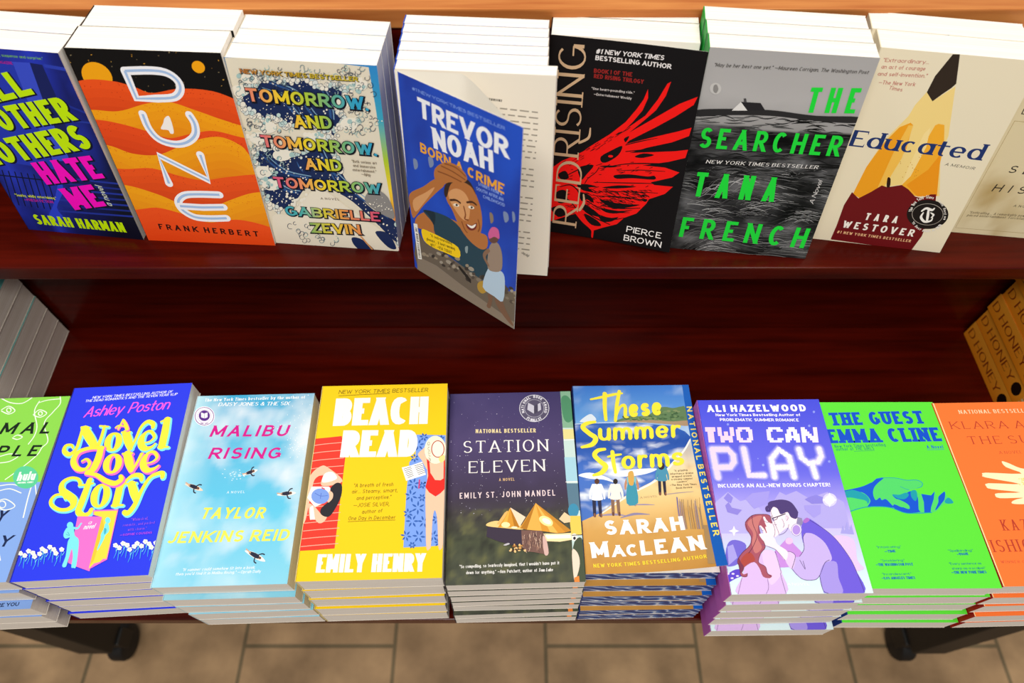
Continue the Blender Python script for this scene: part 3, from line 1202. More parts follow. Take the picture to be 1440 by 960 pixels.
A.O((184, 490), 58, 50, '#7c9fea')
A.S([(150, 470), (185, 488), (230, 486)], 3, '#3f62c4')
A.S([(190, 470), (184, 505)], 3, '#3f62c4')
A.P([(118, 560), (138, 548), (150, 640), (118, 640)], '#fdfaf4')
A.S([(195, 436), (210, 444)], 8, '#e0475a', 0)
BL = '#7aa2f0'
A.P([(803, 94), (990, 98), (988, 240), (975, 560), (952, 806), (895, 812), (718, 820), (738, 460), (757, 270), (796, 240)], BL)


def flower(x, y, r, c):
    for k in range(6):
        a = k * 1.047 + x * .1
        A.S([(x + r * .3 * math.cos(a), y + r * .3 * math.sin(a)), (x + r * .62 * math.cos(a), y + r * .62 * math.sin(a)), (x + r * math.cos(a), y + r * math.sin(a))], [3, 12, 4], c, 3)


for x, y, r in ((815, 160, 36), (790, 245, 26), (783, 412, 38), (768, 488, 40), (812, 565, 42), (748, 600, 30), (775, 650, 40), (850, 655, 38), (818, 748, 40), (735, 745, 34), (910, 745, 36), (930, 640, 28), (775, 805, 22), (850, 110, 26), (960, 120, 22), (945, 790, 26), (840, 420, 22), (838, 500, 24)):
    flower(x, y, r, '#2f5fb4')
A.P([(862, 440), (895, 470), (925, 490), (958, 470), (986, 440), (984, 640), (972, 800), (962, 828), (944, 820), (936, 640), (920, 580), (906, 640), (896, 800), (888, 828), (866, 824), (862, 640)], SK, 3)
A.P([(872, 165), (840, 190), (812, 222), (838, 262), (872, 320), (885, 260), (856, 222), (880, 190)], SK, 4)
A.P([(870, 262), (985, 262), (988, 420), (872, 420)], SK)
A.P([(868, 246), (884, 250), (892, 340), (922, 386), (958, 388), (976, 376), (978, 250), (986, 250), (988, 440), (958, 470), (925, 492), (884, 466), (860, 432), (878, 360)], '#e8281f')
A.O((924, 192), 70, 90, '#fdf4d8')
A.O((940, 187), 41, 55, '#fdf7e2')
A.ring((940, 187), 40, 6, '#b93a2c', 53)
A.P([(945, 245), (980, 225), (985, 255), (960, 275)], '#fbe08a', 3)
A.T('a novel', (888, 140), (896, 272), (866, 142), 'hand', '#3a2a24')
A.P([(708, 306), (770, 292), (840, 268), (863, 352), (800, 372), (736, 392)], '#fdfdfa')
for i in range(6):
    A.S([(722 + i * 5, 316 + i * 11), (768 + i * 3, 302 + i * 11)], 3.5, '#3b3b40', 0)
    A.S([(790 + i * 5, 296 + i * 11), (842 + i * 3, 280 + i * 11)], 3.5, '#3b3b40', 0)
A.S([(822, 386), (818, 438)], 8, '#d8306a', 0)
A.O((857, 403), 6, 6, '#20202a', 8)
A.Z(400, 520, 2.5946)
A.T('NEW YORK TIMES BESTSELLER', (197, 87), (523, 79), 14, 'hand', '#3b2c12')
A.S([(198, 94), (290, 89), (384, 85)], 1.6, '#3b2c12')
A.T('BEACH', (177, 203), (521, 195), 98, 'block', '#fffdf6', grow=.02)
A.T('READ', (203, 317), (481, 315), 96, 'block', '#fffdf6', grow=.02)
A.T('EMILY HENRY', (113, 739), (512, 735), 67, 'block', '#fffdf6')
HB = '#6a5310'
for i, (tx, xa, xb, y) in enumerate((('"A breath of fresh', 252, 396, 428), ('air... Steamy, smart,', 245, 412, 450), ('and perceptive."', 262, 388, 474), ('~JOSIE SILVER,', 250, 382, 500), ('author of', 282, 356, 524), ('One Day in December', 232, 404, 548))):
    A.T(tx, (xa, y), (xb, y - 5), 14, 'hand', HB)
A.S([(232, 553), (318, 549), (404, 547)], 1.4, HB)
t_beach = Title(.1331, .2024, T_, '#fbe9a0', '#f4c21c', M_PAGES, A.sheet('front_cover', CT, M_COVER))
lay_stack(t_beach, -.1303, .1548, .859, 1.47, 5, 'yellow paperback with sunbathers on a red and a blue beach towel',
          'yellow beach towel paperbacks', 'yellow paperbacks', -.006, (0, .0003, .0016, .0022, .0003))

# ---- dark violet night sky with lit tents
T_, Mt, Mf = lying(.0033, .1554, .8418, 1.52, .1312, .2016, 7)
A = Art(.1312, .2016, Mf)


def night(u, v):
    b = ramp([(0, C255(74, 78, 66)), (.2, C255(72, 78, 58)), (.33, C255(66, 62, 62)), (.42, C255(62, 52, 74)), (.7, C255(76, 64, 108)), (1, C255(64, 56, 104))], v)
    if v < .36:
        n = fbm(u * .65, v, 22, 4)
        b = mixc(b, C255(112, 112, 70), max(0, n) * .9 * (1 - u * .4))
        b = mixc(b, C255(34, 34, 34), max(0, -n) * .8)
    else:
        b = mixc(b, C255(96, 84, 130), max(0, fbm(u * .65, v, 4, 3)) * .4)
    return b


A.base(night, 46, 66)
A.Z(610, 530, 2.668)
for i in range(150):
    x, y = random.uniform(65, 500), random.uniform(65, 520)
    A.O((x, y), random.uniform(.5, 1.5), random.uniform(.5, 1.4), random.choice(['#cfc8ea', '#f4f0ff', '#9a90c0']), 6)
# the illustrated end sheet seen along the right-hand side
A.P([(474, 50), (497, 380), (514, 545), (528, 770), (575, 770), (553, 400), (514, 50)], '#c9e0dc')
A.P([(474, 50), (484, 190), (524, 190), (516, 50)], '#86b496')
A.P([(478, 80), (500, 70), (520, 100), (524, 150), (505, 170), (486, 150)], '#4f8f6a', 4)
A.P([(484, 195), (524, 195), (528, 232), (487, 232)], '#e6dc94')
A.P([(490, 300), (536, 300), (546, 390), (497, 390)], '#a8d4e4')
A.P([(498, 398), (548, 398), (558, 500), (508, 500)], '#5b7d92')
A.O((524, 500), 20, 26, '#3e90b4')
A.P([(508, 520), (556, 520), (562, 590), (516, 590)], '#f0cf5c')
A.O((527, 600), 12, 14, '#f6f2ea')
A.O((528, 604), 5, 6, '#2d2633')
A.P([(522, 640), (548, 600), (566, 640), (570, 770), (540, 770)], '#49533f', 3)
A.P([(519, 650), (540, 660), (548, 700), (536, 750), (526, 756)], '#f3dcc8', 4)
A.P([(527, 752), (545, 745), (548, 772), (528, 772)], '#e98a3c')
A.S([(489, 236), (528, 234)], 3, '#f6f6f2', 0)
A.S([(496, 393), (545, 391)], 3, '#f6f6f2', 0)
A.S([(516, 593), (560, 591)], 3, '#4a3c3c', 0)
A.S([(515, 50), (553, 400), (574, 766)], 5, '#f8f6f2', 0)
A.T('NATIONAL BESTSELLER', (157, 210), (383, 207), 15, 'bold', '#e9d7a4', gap=.2)
A.T('STATION', (110, 284), (430, 277), 44, 'serif', '#fbf7f2', gap=.3)
A.T('ELEVEN', (131, 360), (418, 352), 44, 'serif', '#fbf7f2', gap=.3)
A.T('A NOVEL', (245, 390), (303, 388), 11, 'sans', '#e8c08a', gap=.25)
A.T('EMILY ST. JOHN MANDEL', (97, 456), (456, 444), 22, 'sans', '#f3dde0', gap=.32)
A.O((377, 117), 57, 52, '#565069')
A.ring((377, 117), 55, 2.4, '#d9d8e4', 50)
A.ring((377, 117), 36, 1.6, '#b9b8c8', 33)
A.arc_text('NATIONAL BOOK AWARD', (377, 117), 39, 205, -25, 10, 'bold', '#e4e3ee')
A.arc_text('FINALIST', (377, 117), 49, 232, 308, 10, 'bold', '#e4e3ee')
A.P([(377, 108), (400, 96), (403, 122), (377, 138), (351, 122), (354, 96)], '#c6c5d4')
A.P([(377, 108), (390, 101), (391, 130), (377, 138)], '#474257')
A.S([(377, 108), (377, 138)], 2, '#474257', 0)
A.Z(630, 690, 6.855)
A.P([(370, 320), (420, 296), (500, 290), (700, 330), (720, 372), (560, 360), (390, 342)], '#f2cf86', 4)
A.P([(545, 210), (572, 190), (640, 260), (520, 330), (470, 320)], '#e7b96a')
A.P([(602, 160), (748, 252), (700, 330), (660, 350), (625, 330)], '#f6dcc0')
A.P([(600, 162), (692, 352), (480, 352), (545, 262)], '#dc9a34')
A.P([(600, 162), (560, 352), (508, 350)], '#f3b64a')
A.P([(600, 162), (690, 352), (640, 352)], '#b9791f')
A.O((556, 326), 42, 26, '#fff0b0')
A.O((640, 352), 30, 10, '#fff3cc')
A.P([(1070, 270), (1122, 205), (1180, 245), (1180, 300), (1120, 310)], '#ecd0a6')
A.P([(845, 116), (1190, 384), (1120, 402), (1050, 408), (900, 386), (760, 374), (690, 360)], '#dd9a36')
A.P([(845, 116), (905, 386), (830, 380), (760, 372)], '#efb452')
A.P([(845, 116), (1060, 405), (985, 398)], '#f6bf5c')
A.P([(845, 116), (760, 374), (700, 362)], '#b87a24')
A.P([(845, 116), (1188, 384), (1130, 396)], '#c98a30')
A.O((945, 290), 72, 42, '#ffeca2', rot=28)
A.O((950, 292), 46, 24, '#fffbe8', rot=28)
A.P([(900, 410), (1060, 412), (1188, 404), (1196, 470), (1080, 490), (950, 484)], '#fde6b0')
A.P([(930, 425), (1180, 420), (1186, 455), (960, 462)], '#fffbee')
A.P([(380, 345), (560, 362), (705, 376), (716, 520), (600, 520), (470, 480), (370, 440)], '#3c3244')
A.P([(706, 378), (905, 384), (925, 420), (950, 480), (968, 600), (930, 610), (830, 590), (730, 580), (712, 500)], '#7a5a52')
for i in range(70):
    x, y = random.uniform(715, 935), random.uniform(388, 560)
    A.S([(x, y), (x + random.uniform(-8, 8), y + 18), (x + random.uniform(-4, 10), y + 36)], 3.2, random.choice(['#e9c8b0', '#3a2a2c', '#c59a80', '#54403e']), 3)
A.P([(912, 440), (948, 470), (970, 600), (930, 612)], '#d9b4ac', 3)
for i in range(26):
    A.O((random.uniform(595, 745), random.uniform(520, 600)), random.uniform(6, 16), random.uniform(5, 14), random.choice(['#d9a05a', '#8c5a30', '#f2c98a', '#4a3328']), 8)
A.P([(535, 520), (580, 502), (595, 512), (555, 528)], '#c4c0c8', 3)
for x, y in ((756, 92), (803, 98), (926, 103), (126, 211)):
    A.O((x, y), 3.5, 3.5, '#f0ecf6', 8)
A.T('"So compelling, so fearlessly imagined, that I wouldn\'t have put it', (112, 746), (1074, 708), 32, 'sans', '#f6f4f0', gap=.1)
A.T('down for anything." ~Ann Patchett, author of', (175, 804), (860, 780), 32, 'sans', '#f6f4f0', gap=.1)
A.T('Tom Lake', (872, 778), (1012, 774), 30, 'serifi', '#f6f4f0', gap=.05)
t_station = Title(.1312, .2016, T_, '#2c2836', '#26242c', M_PAGES, A.sheet('front_cover', CT, M_COVER))
lay_stack(t_station, .0033, .1554, .8418, 1.52, 7, 'dark violet paperback with glowing tents under a starry sky and round silver seal',
          'dark violet night sky tent paperbacks', 'dark violet paperbacks', .001, (0, .0008, .0005, .0008, .0006, .0036, .0006))

# ---- beach painting, yellow brush title, sprayed blue edges
T_, Mt, Mf = lying(.1335, .1663, .8359, .69, .1285, .2029, 6)


curl = Fold(.85, -.52, lambda d: .026 * (max(0., d - .012) / .097) ** 1.9, .012, .110, 14)
A = Art(.1285, .2029, Mf, curl)


def sky(u, v):
    b = ramp([(0, C255(196, 142, 66)), (.2, C255(214, 164, 88)), (.36, C255(240, 206, 140)), (.5, C255(246, 222, 170)), (.7, C255(160, 200, 234)), (.8, C255(96, 156, 222)), (1, C255(56, 118, 206))], v)
    if v > .66:
        b = mixc(b, C255(206, 224, 240), max(0, fbm(u * .8, v * 1.6, 6, 4)) * .6)
    else:
        b = mixc(b, C255(176, 122, 52), max(0, fbm(u * .6, v, 12, 4)) * .5)
    return b


A.base(sky, 26, 44)
A.Z(800, 535, 5.191)


def water(u, v):
    n = fbm(u * .5, v * 2.4, 11, 5)
    b = ramp([(.38, C255(74, 116, 196)), (.5, C255(70, 116, 204)), (.66, C255(30, 78, 168)), (.75, C255(44, 96, 184))], v)
    return mixc(b, C255(236, 244, 252), max(0, n * 1.9 - .22 - max(0, v - .62) * 1.4))


def waterpoly(p):
    # cut into narrow bands so the foam can vary across it
    q = [A.loc(k) for k in p]
    ys = [k[1] for k in q]
    xs = [k[0] for k in q]
    nx, ny = 24, 30
    for t in tessellate_polygon([[Vector((k[0], k[1], 0)) for k in q]]):
        tri = [q[i] for i in t]
        ar = (tri[1][0] - tri[0][0]) * (tri[2][1] - tri[0][1]) - (tri[2][0] - tri[0][0]) * (tri[1][1] - tri[0][1])
        if ar < 0:
            tri = tri[::-1]
        for i in range(nx):
            x0, x1 = min(xs) + (max(xs) - min(xs)) * i / nx, min(xs) + (max(xs) - min(xs)) * (i + 1) / nx
            a = clip_half(clip_half(tri, -1, 0, -x0), 1, 0, x1)
            if len(a) < 3:
                continue
            for j in range(ny):
                y0, y1 = min(ys) + (max(ys) - min(ys)) * j / ny, min(ys) + (max(ys) - min(ys)) * (j + 1) / ny
                b = clip_half(clip_half(a, 0, -1, -y0), 0, 1, y1)
                if len(b) >= 3:
                    A.put(b, water)
    A.layer()


waterpoly([(10, 318), (250, 306), (500, 306), (760, 330), (850, 370), (890, 410), (870, 460), (800, 540), (720, 650), (600, 740), (480, 800), (330, 890), (240, 960), (60, 1040), (30, 700)])
A.S([(885, 430), (840, 510), (760, 600), (680, 690), (590, 755), (470, 815), (340, 900), (240, 968)], [10, 14, 16, 16, 14, 14, 10, 8], '#f4f2ec')
A.P([(70, 690), (150, 670), (270, 700), (330, 740), (250, 720), (160, 715)], '#f6fafd', 4)
A.P([(300, 680), (420, 650), (640, 640), (560, 680), (400, 700)], '#eef5fc', 4)
A.P([(340, 302), (400, 270), (470, 252), (560, 262), (640, 205), (700, 190), (760, 198), (815, 188), (850, 195), (870, 320), (760, 305), (600, 300)], '#5f7f56', 4)
A.P([(360, 300), (500, 280), (640, 288), (760, 296), (868, 290), (872, 328), (740, 318), (560, 306)], '#a98f70', 4)
for i in range(60):
    x = random.uniform(400, 850)
    A.O((x, random.uniform(215 if x > 640 else 262, 285)), random.uniform(8, 20), random.uniform(5, 10), random.choice(['#3f5f3c', '#6d8a5a', '#54744a', '#7e8f62']), 8)
A.P([(80, 300), (110, 268), (150, 244), (175, 250), (200, 285), (150, 300)], '#dbe7f2', 4)
A.S([(20, 318), (200, 308), (420, 304)], 5, '#dfeaf4')
# the people walking on the sand
SH, NV = '#dfe8f4', '#2a2c48'


def walker(x, y0, y1, sh, lo, hair, skin='#8a5a44', dress=None):
    h = y1 - y0
    A.S([(x - .08 * h, y0 + .5 * h), (x - .06 * h, y0 + .95 * h), (x - .06 * h, y1)], [.10 * h, .08 * h, .05 * h], lo, 3)
    A.S([(x + .06 * h, y0 + .5 * h), (x + .10 * h, y0 + .95 * h), (x + .12 * h, y1)], [.10 * h, .08 * h, .05 * h], lo, 3)
    A.S([(x - .06 * h, y1 - .06 * h), (x - .06 * h, y1)], .05 * h, skin, 0)
    A.S([(x + .115 * h, y1 - .06 * h), (x + .12 * h, y1)], .05 * h, skin, 0)
    A.S([(x - .1 * h, y0 + .17 * h), (x - .17 * h, y0 + .36 * h), (x - .18 * h, y0 + .52 * h)], [.08 * h, .07 * h, .05 * h], sh if not dress else skin, 3)
    A.S([(x + .1 * h, y0 + .17 * h), (x + .18 * h, y0 + .36 * h), (x + .2 * h, y0 + .52 * h)], [.08 * h, .07 * h, .05 * h], sh if not dress else skin, 3)
    A.P([(x - .13 * h, y0 + .16 * h), (x + .13 * h, y0 + .16 * h), (x + .13 * h, y0 + .4 * h), (x + .15 * h, y0 + .56 * h), (x - .14 * h, y0 + .56 * h), (x - .12 * h, y0 + .4 * h)], sh, 3)
    if dress:
        A.P([(x - .1 * h, y0 + .32 * h), (x + .1 * h, y0 + .32 * h), (x + .2 * h, y0 + .93 * h), (x - .14 * h, y0 + .95 * h)], dress, 3)
    A.O((x, y0 + .07 * h), .065 * h, .075 * h, hair)


A.S([(215, 985), (330, 975), (420, 985)], [6, 16, 4], '#9a8fae')
A.S([(380, 1000), (480, 972), (590, 975)], [6, 18, 4], '#8f86a8')
A.S([(470, 905), (550, 903), (625, 905)], [4, 10, 3], '#9a8fae')
A.S([(700, 830), (800, 818), (910, 808)], [6, 8, 3], '#a89a9c')
walker(205, 715, 990, '#e9eff8', NV, '#5a3a2c')
walker(340, 716, 980, '#f2ece6', '#8a6a58', '#2c2420', '#6a4436')
walker(457, 662, 908, '#7cc0d0', '#4f9fb8', '#d8a44c', '#c48a68', '#3f97b0')
A.P([(432, 690), (440, 664), (466, 660), (476, 700), (470, 760), (440, 755)], '#d9aa54', 4)
walker(680, 598, 832, '#4a94b4', '#2c2a3e', '#3a2a26', '#8a5a44')
A.O((675, 622), 24, 28, '#33262a')
for tx, xa, xb, y in (('"A gripping', 770, 866, 664), ('inheritance drama', 742, 908, 686), ('wrapped around', 752, 896, 706), ('a steamy summer', 748, 906, 726), ('romance."', 790, 872, 746), ('~The New York Times', 738, 934, 768), ('Book Review', 784, 902, 790)):
    A.T(tx, (xa, y), (xb, y - 8), 14, 'sans', '#5a4a3a', gap=.12)
A.T('A NOVEL', (522, 860), (648, 848), 14, 'serif', '#8a7a66', gap=.4)
for i in range(34):
    x = random.uniform(790, 965)
    k = random.uniform(.5, 1)
    A.S([(x + 26, 1080), (x + 6, 960), (x, 1040 - 190 * k)], [5, 4, 2.5], random.choice(['#b98f58', '#8b80a4', '#a0794a', '#c9a468', '#8a7a6a']), 3)
A.S([(788, 850), (800, 950), (815, 1020)], [7, 8, 6], '#7a6fa0')
A.Z(800, 690, 6.26)
A.P([(1165, 0), (1290, 622), (1440, 640), (1300, 0)], '#8f8a7c')
A.P([(1185, 300), (1225, 640), (1290, 640), (1240, 300)], '#a8875c')
A.Z(800, 535, 5.191)
A.P([(822, 0), (850, 190), (900, 480), (965, 800), (1085, 1405), (1300, 1405), (930, 0)], '#0d5cba')
A.Z(0, 0, 1)
A.T('NATIONAL BESTSELLER', (965.5, 571.5), (1003.5, 753), (972.5, 570), 'bold', '#f7e45c', gap=.55)
A.Z(800, 535, 5.191)
YB = '#fde93c'
A.S([(160, 136), (250, 118), (330, 100), (388, 92)], [14, 22, 22, 14], YB)
A.S([(262, 96), (262, 190), (270, 285)], [34, 30, 24], YB)
A.S([(368, 78), (350, 180), (340, 292)], [26, 28, 22], YB)
A.S([(342, 270), (368, 200), (400, 178), (412, 200), (412, 258), (430, 266)], [16, 18, 24, 26, 24, 14], YB)
A.T('ese', (440, 268), (682, 250), 134, 'brush', YB, wv=.24, wh=.17, gap=.1)
A.S([(190, 300), (130, 312), (102, 340), (150, 385), (195, 420), (170, 465), (95, 485)], [22, 30, 36, 36, 38, 34, 20], YB)
A.T('ummer', (212, 440), (822, 412), 130, 'brush', YB, wv=.22, wh=.15, gap=.1)
A.S([(262, 500), (210, 510), (188, 545), (230, 590), (268, 625), (240, 670), (180, 690)], [22, 30, 36, 36, 40, 34, 18], YB)
A.S([(318, 520), (326, 600), (340, 668)], [30, 30, 22], YB)
A.S([(285, 556), (330, 545), (380, 538)], [14, 20, 14], YB)
A.T('orms', (384, 650), (846, 614), 140, 'brush', YB, wv=.22, wh=.15, gap=.1)
A.Z(800, 690, 6.26)
WT = '#fffdf8'
A.T('SARAH', (322, 388), (1026, 342), 128, 'heavy', WT, gap=.22)
A.T('M', (203, 592), (356, 580), 140, 'heavy', WT)
A.T('AC', (385, 583), (622, 568), 105, 'heavy', WT, gap=.12)
A.T('LEAN', (638, 568), (1204, 513), 132, 'heavy', WT, gap=.22)
A.T('NEW YORK TIMES BESTSELLING AUTHOR', (218, 676), (1216, 590), 34, 'bold', '#f6dc3c', gap=.25)
t_storms = Title(.1285, .2029, T_, '#1a3f8e', '#2a4a90', M_SPRAY, A.sheet('front_cover', CT, M_COVER))
# the copies underneath lie flat
A.warp = None
t_storms_flat = Title(.1285, .2029, T_, '#1a3f8e', '#2a4a90', M_SPRAY, A.sheet('front_cover', CT, M_COVER))
_d = 'beach painting paperbacks with blue patterned page edges'
for k, (dx, dy) in enumerate(((0, 0), (.0005, .006), (.001, .0105), (.0015, .0105), (.002, .0145), (.0025, .0145))):
    z = Z_LOW + (5 - k) * (T_ + .0006) + .0001
    lab = ['beach painting paperback with yellow brush title and one lifted corner'] + ['%s from the top in the pile of %s' % (o, _d) for o in ORD[1:5]] + ['lowest copy in the pile of ' + _d]
    e = (t_storms if k == 0 else t_storms_flat).copy(lie_M(.1335 + dx, .1663 - dy, z, .69 + (0 if k == 0 else random.uniform(-.4, .4))), lab[k], 'beach painting paperbacks')
    if k == 0:                                    # the white first page under the lifted corner
        link('first_page', ink_box('first_page', -.0638, .0639, .0003, .2026, T_ - CT - 4e-5, T_ - CT - 5e-6, '#f7f3ea', M_PAPER), e)

# ---- violet cover with a kissing couple
T_, Mt, Mf = lying(.2637, .1439, .853, .56, .1295, .1985, 5)
A = Art(.1295, .1985, Mf)
A.base(lambda u, v: ramp([(0, C255(222, 246, 252)), (.16, C255(206, 226, 250)), (.3, C255(206, 196, 248)), (.42, C255(170, 160, 244)), (.58, C255(104, 104, 236)), (1, C255(70, 78, 226))], v), 4, 30)
A.Z(980, 560, 6.857)
A.P([(180, 1000), (300, 900), (420, 990), (520, 960), (640, 1100), (700, 1300), (150, 1300)], '#b9b2f2', 0)
A.P([(700, 1050), (800, 900), (860, 930), (960, 890), (1080, 960), (1260, 900), (1420, 1000), (1480, 1250), (760, 1250)], '#b4abf1', 0)
A.P([(260, 960), (300, 905), (350, 955), (330, 1010), (290, 990)], '#8f86e6', 0)
A.P([(1060, 960), (1150, 925), (1240, 960), (1180, 1010), (1090, 1000)], '#8d86e8', 0)
for x, y, r in ((1130, 128, 12), (300, 248, 12), (1085, 262, 12), (640, 640, 13), (1278, 606, 13), (590, 578, 6), (1010, 560, 6), (400, 775, 8), (1180, 520, 6), (30, 205, 10), (130, 90, 5)):
    A.O((x, y), r, r, '#8f9cf4', 8)
A.T('ALI HAZELWOOD', (104, 129), (1059, 122), 66, 'heavy', '#fdfbff', gap=.26)
A.T('New York Times Bestselling Author of', (184, 170), (1003, 168), 26, 'bold', '#fdfbff')
A.T('PROBLEMATIC SUMMER ROMANCE', (225, 217), (986, 220), 28, 'bold', '#fdfbff')
PW = lambda u, v: mixc(C255(255, 214, 240), C255(255, 250, 255), max(0, (u - .2) * 2 if u < .6 else 1 - (u - .7) * 2.4))


def pixel_word(txt, x0, x1, yt, yb, c):
    # lettering stepped like the blocks of an old game screen
    rows = {'T': '11111 11111 01110 01110 01110 01110 01110', 'W': '11000011 11000011 11011011 11011011 01111110 01111110 00100100'.replace('00100100', '01100110'),
            'O': '01111110 11100111 11000011 11000011 11000011 11100111 01111110', 'C': '01111110 11100111 11000000 11000000 11000000 11100111 01111110',
            'A': '0011100 0111110 0110110 1110111 1111111 1110111 1100011', 'N': '11000011 11100011 11110011 11111011 11011111 11001111 11000111'}
    g = [rows[ch].split() if ch != ' ' else None for ch in txt]
    wid = sum((len(r[0]) + 1) if r else 6 for r in g) - 1
    cw = (x1 - x0) / wid
    ch_ = (yb - yt) / 7
    x = x0
    z0 = A.z
    for r in g:
        if r is None:
            x += cw * 6
            continue
        for j, row in enumerate(r):
            i = 0
            while i < len(row):
                if row[i] == '1':
                    e = i
                    while e < len(row) and row[e] == '1':
                        e += 1
                    yy = yt + j * ch_
                    sk = lambda y: (y - yt) * .12
                    P = [(x + i * cw + sk(yy), yy), (x + e * cw + sk(yy), yy), (x + e * cw + sk(yy + ch_), yy + ch_ + .3), (x + i * cw + sk(yy + ch_), yy + ch_ + .3)]
                    A.P(P, c)
                    A.z = z0
                i = e if row[i] == '1' else i + 1
        x += cw * (len(r[0]) + 1)
    A.layer()


pixel_word('TWO CAN', 78, 1158, 276, 422, PW)
bg = C255(92, 96, 234)
PLAY = [[(150, 490), (300, 490), (350, 545), (358, 610), (325, 660), (180, 665)], [(150, 490), (170, 600), (205, 760)], [(452, 485), (480, 620), (505, 740), (650, 740)],
        [(750, 755), (720, 580), (790, 490), (890, 560), (940, 755)], [(740, 665), (915, 660)], [(985, 490), (1010, 570), (1080, 625), (1170, 610), (1200, 555), (1180, 485)], [(1110, 625), (1150, 755)]]
for w, t in ((110, .10), (92, .22), (78, .38), (66, .58), (54, .8)):
    for st in PLAY:
        A.S(st, w, mixc(bg, C255(232, 226, 255), t), 0)
for st in PLAY:
    for a, b in zip(st, st[1:]):
        n = max(2, int(math.hypot(b[0] - a[0], b[1] - a[1]) / 34))
        for k in range(n + 1):
            A.O((a[0] + (b[0] - a[0]) * k / n, a[1] + (b[1] - a[1]) * k / n), 24, 24, PW, 10)
A.T('INCLUDES AN ALL-NEW BONUS CHAPTER!', (207, 859), (1290, 848), 36, 'bold', '#fdfbff', gap=.14)
A.Z(1020, 690, 6.4)
A.P([(0, 130), (30, 100), (60, 150), (150, 170), (110, 215), (20, 190)], '#8f84e2')
A.P([(715, 75), (780, 45), (880, 80), (900, 110), (780, 115)], '#8d84e4')
A.P([(710, 130), (860, 125), (860, 200), (800, 240), (720, 170)], '#a79df0')
A.P([(180, 70), (240, 20), (400, 0), (380, 110), (260, 160)], '#a49bf0')
A.P([(1040, 380), (1060, 310), (1075, 360), (1095, 280), (1115, 350), (1135, 300), (1160, 390)], '#a9a4ee')
A.P([(0, 640), (20, 480), (90, 440), (190, 490), (130, 640), (40, 680)], '#7468d8', 4)
A.P([(20, 500), (70, 480), (110, 600), (30, 670)], '#a8a0ec')
A.P([(0, 780), (60, 720), (130, 705), (150, 760), (90, 790), (20, 830), (0, 828)], '#5c43cf', 4)
for x, y in ((70, 745), (110, 765), (25, 745), (62, 785)):
    A.O((x, y), 14, 9, '#e6dcf8', 8)
A.P([(960, 420), (1150, 430), (1190, 620), (1250, 700), (1100, 700)], '#e3c9f4', 4)
A.P([(700, 560), (560, 420), (430, 560), (480, 690), (640, 680)], '#c98ee6')


def star4(x, y, r, c):
    A.P([(x, y - r), (x + r * .28, y - r * .28), (x + r, y), (x + r * .28, y + r * .28), (x, y + r), (x - r * .28, y + r * .28), (x - r, y), (x - r * .28, y - r * .28)], c)


A.O((940, 80), 64, 60, '#d9d4fb')
A.O((940, 80), 46, 42, '#efecff')
star4(940, 80, 66, '#ffffff')
star4(78, 360, 48, '#f4f2ff')
# man in a violet jersey
PU, LV, FC = '#6f5ce0', '#c9b4f2', '#fbe9f4'
A.P([(690, 300), (740, 250), (790, 268), (900, 350), (1010, 450), (1120, 600), (1180, 720), (1255, 915), (930, 922), (880, 890), (850, 760), (800, 620), (700, 460)], PU, 4)
A.P([(700, 420), (720, 380), (800, 390), (900, 470), (960, 600), (930, 640), (895, 650), (850, 760), (800, 800), (690, 790), (600, 700), (610, 600), (668, 590), (710, 520)], LV, 4)
A.P([(850, 760), (895, 650), (1000, 640), (1020, 780), (1060, 915), (930, 922), (880, 890)], '#a897ec', 4)
A.P([(540, 620), (560, 545), (630, 580), (620, 680), (590, 700)], '#e3c8f2', 3)
for c in ([(600, 700), (690, 790), (800, 800), (850, 760), (895, 650), (940, 620)], [(850, 760), (880, 890), (930, 922)], [(668, 590), (710, 520), (700, 420), (720, 380)], [(540, 620), (560, 545), (630, 580), (600, 700)], [(740, 250), (900, 350), (1010, 450), (1120, 600), (1180, 720), (1255, 915)], [(670, 620), (720, 705), (700, 630)]):
    A.S(c, 4.5, '#4a3a74', 5, False, False)
A.P([(440, 420), (470, 480), (560, 545), (540, 625), (460, 530), (400, 500), (330, 480), (310, 400), (330, 380), (380, 390)], FC, 4)
A.P([(405, 140), (420, 110), (560, 150), (640, 230), (660, 300), (600, 370), (560, 330), (470, 400), (440, 410), (420, 300), (440, 260), (410, 230)], FC, 3)
A.P([(400, 190), (385, 110), (440, 85), (520, 78), (590, 100), (640, 160), (655, 200), (640, 250), (590, 235), (560, 190), (500, 210), (470, 160), (430, 145)], '#4c3a78', 4)
A.P([(405, 185), (370, 185), (360, 150), (385, 130), (410, 150), (385, 160)], '#4c3a78', 4)
A.S([(655, 190), (650, 200), (640, 190)], 6, '#4c3a78')
A.S([(540, 205), (480, 228), (420, 248)], 8, '#2a2348', 3)
A.S([(415, 225), (430, 262), (465, 252), (470, 230)], 5, '#2a2348', 3)
A.O((556, 240), 18, 28, '#f7dcec')
A.S([(548, 225), (566, 240), (552, 268)], 3, '#8a6a9c')
A.P([(650, 235), (690, 245), (700, 290), (670, 320), (640, 290)], '#8e88b4')
A.O((640, 350), 48, 56, '#f3ecfc')
A.O((640, 350), 36, 44, '#b694e8')
A.ring((640, 350), 45, 4, '#8f7fc4', 53)
A.P([(700, 270), (735, 240), (760, 262), (720, 290)], '#b06cd0', 3)
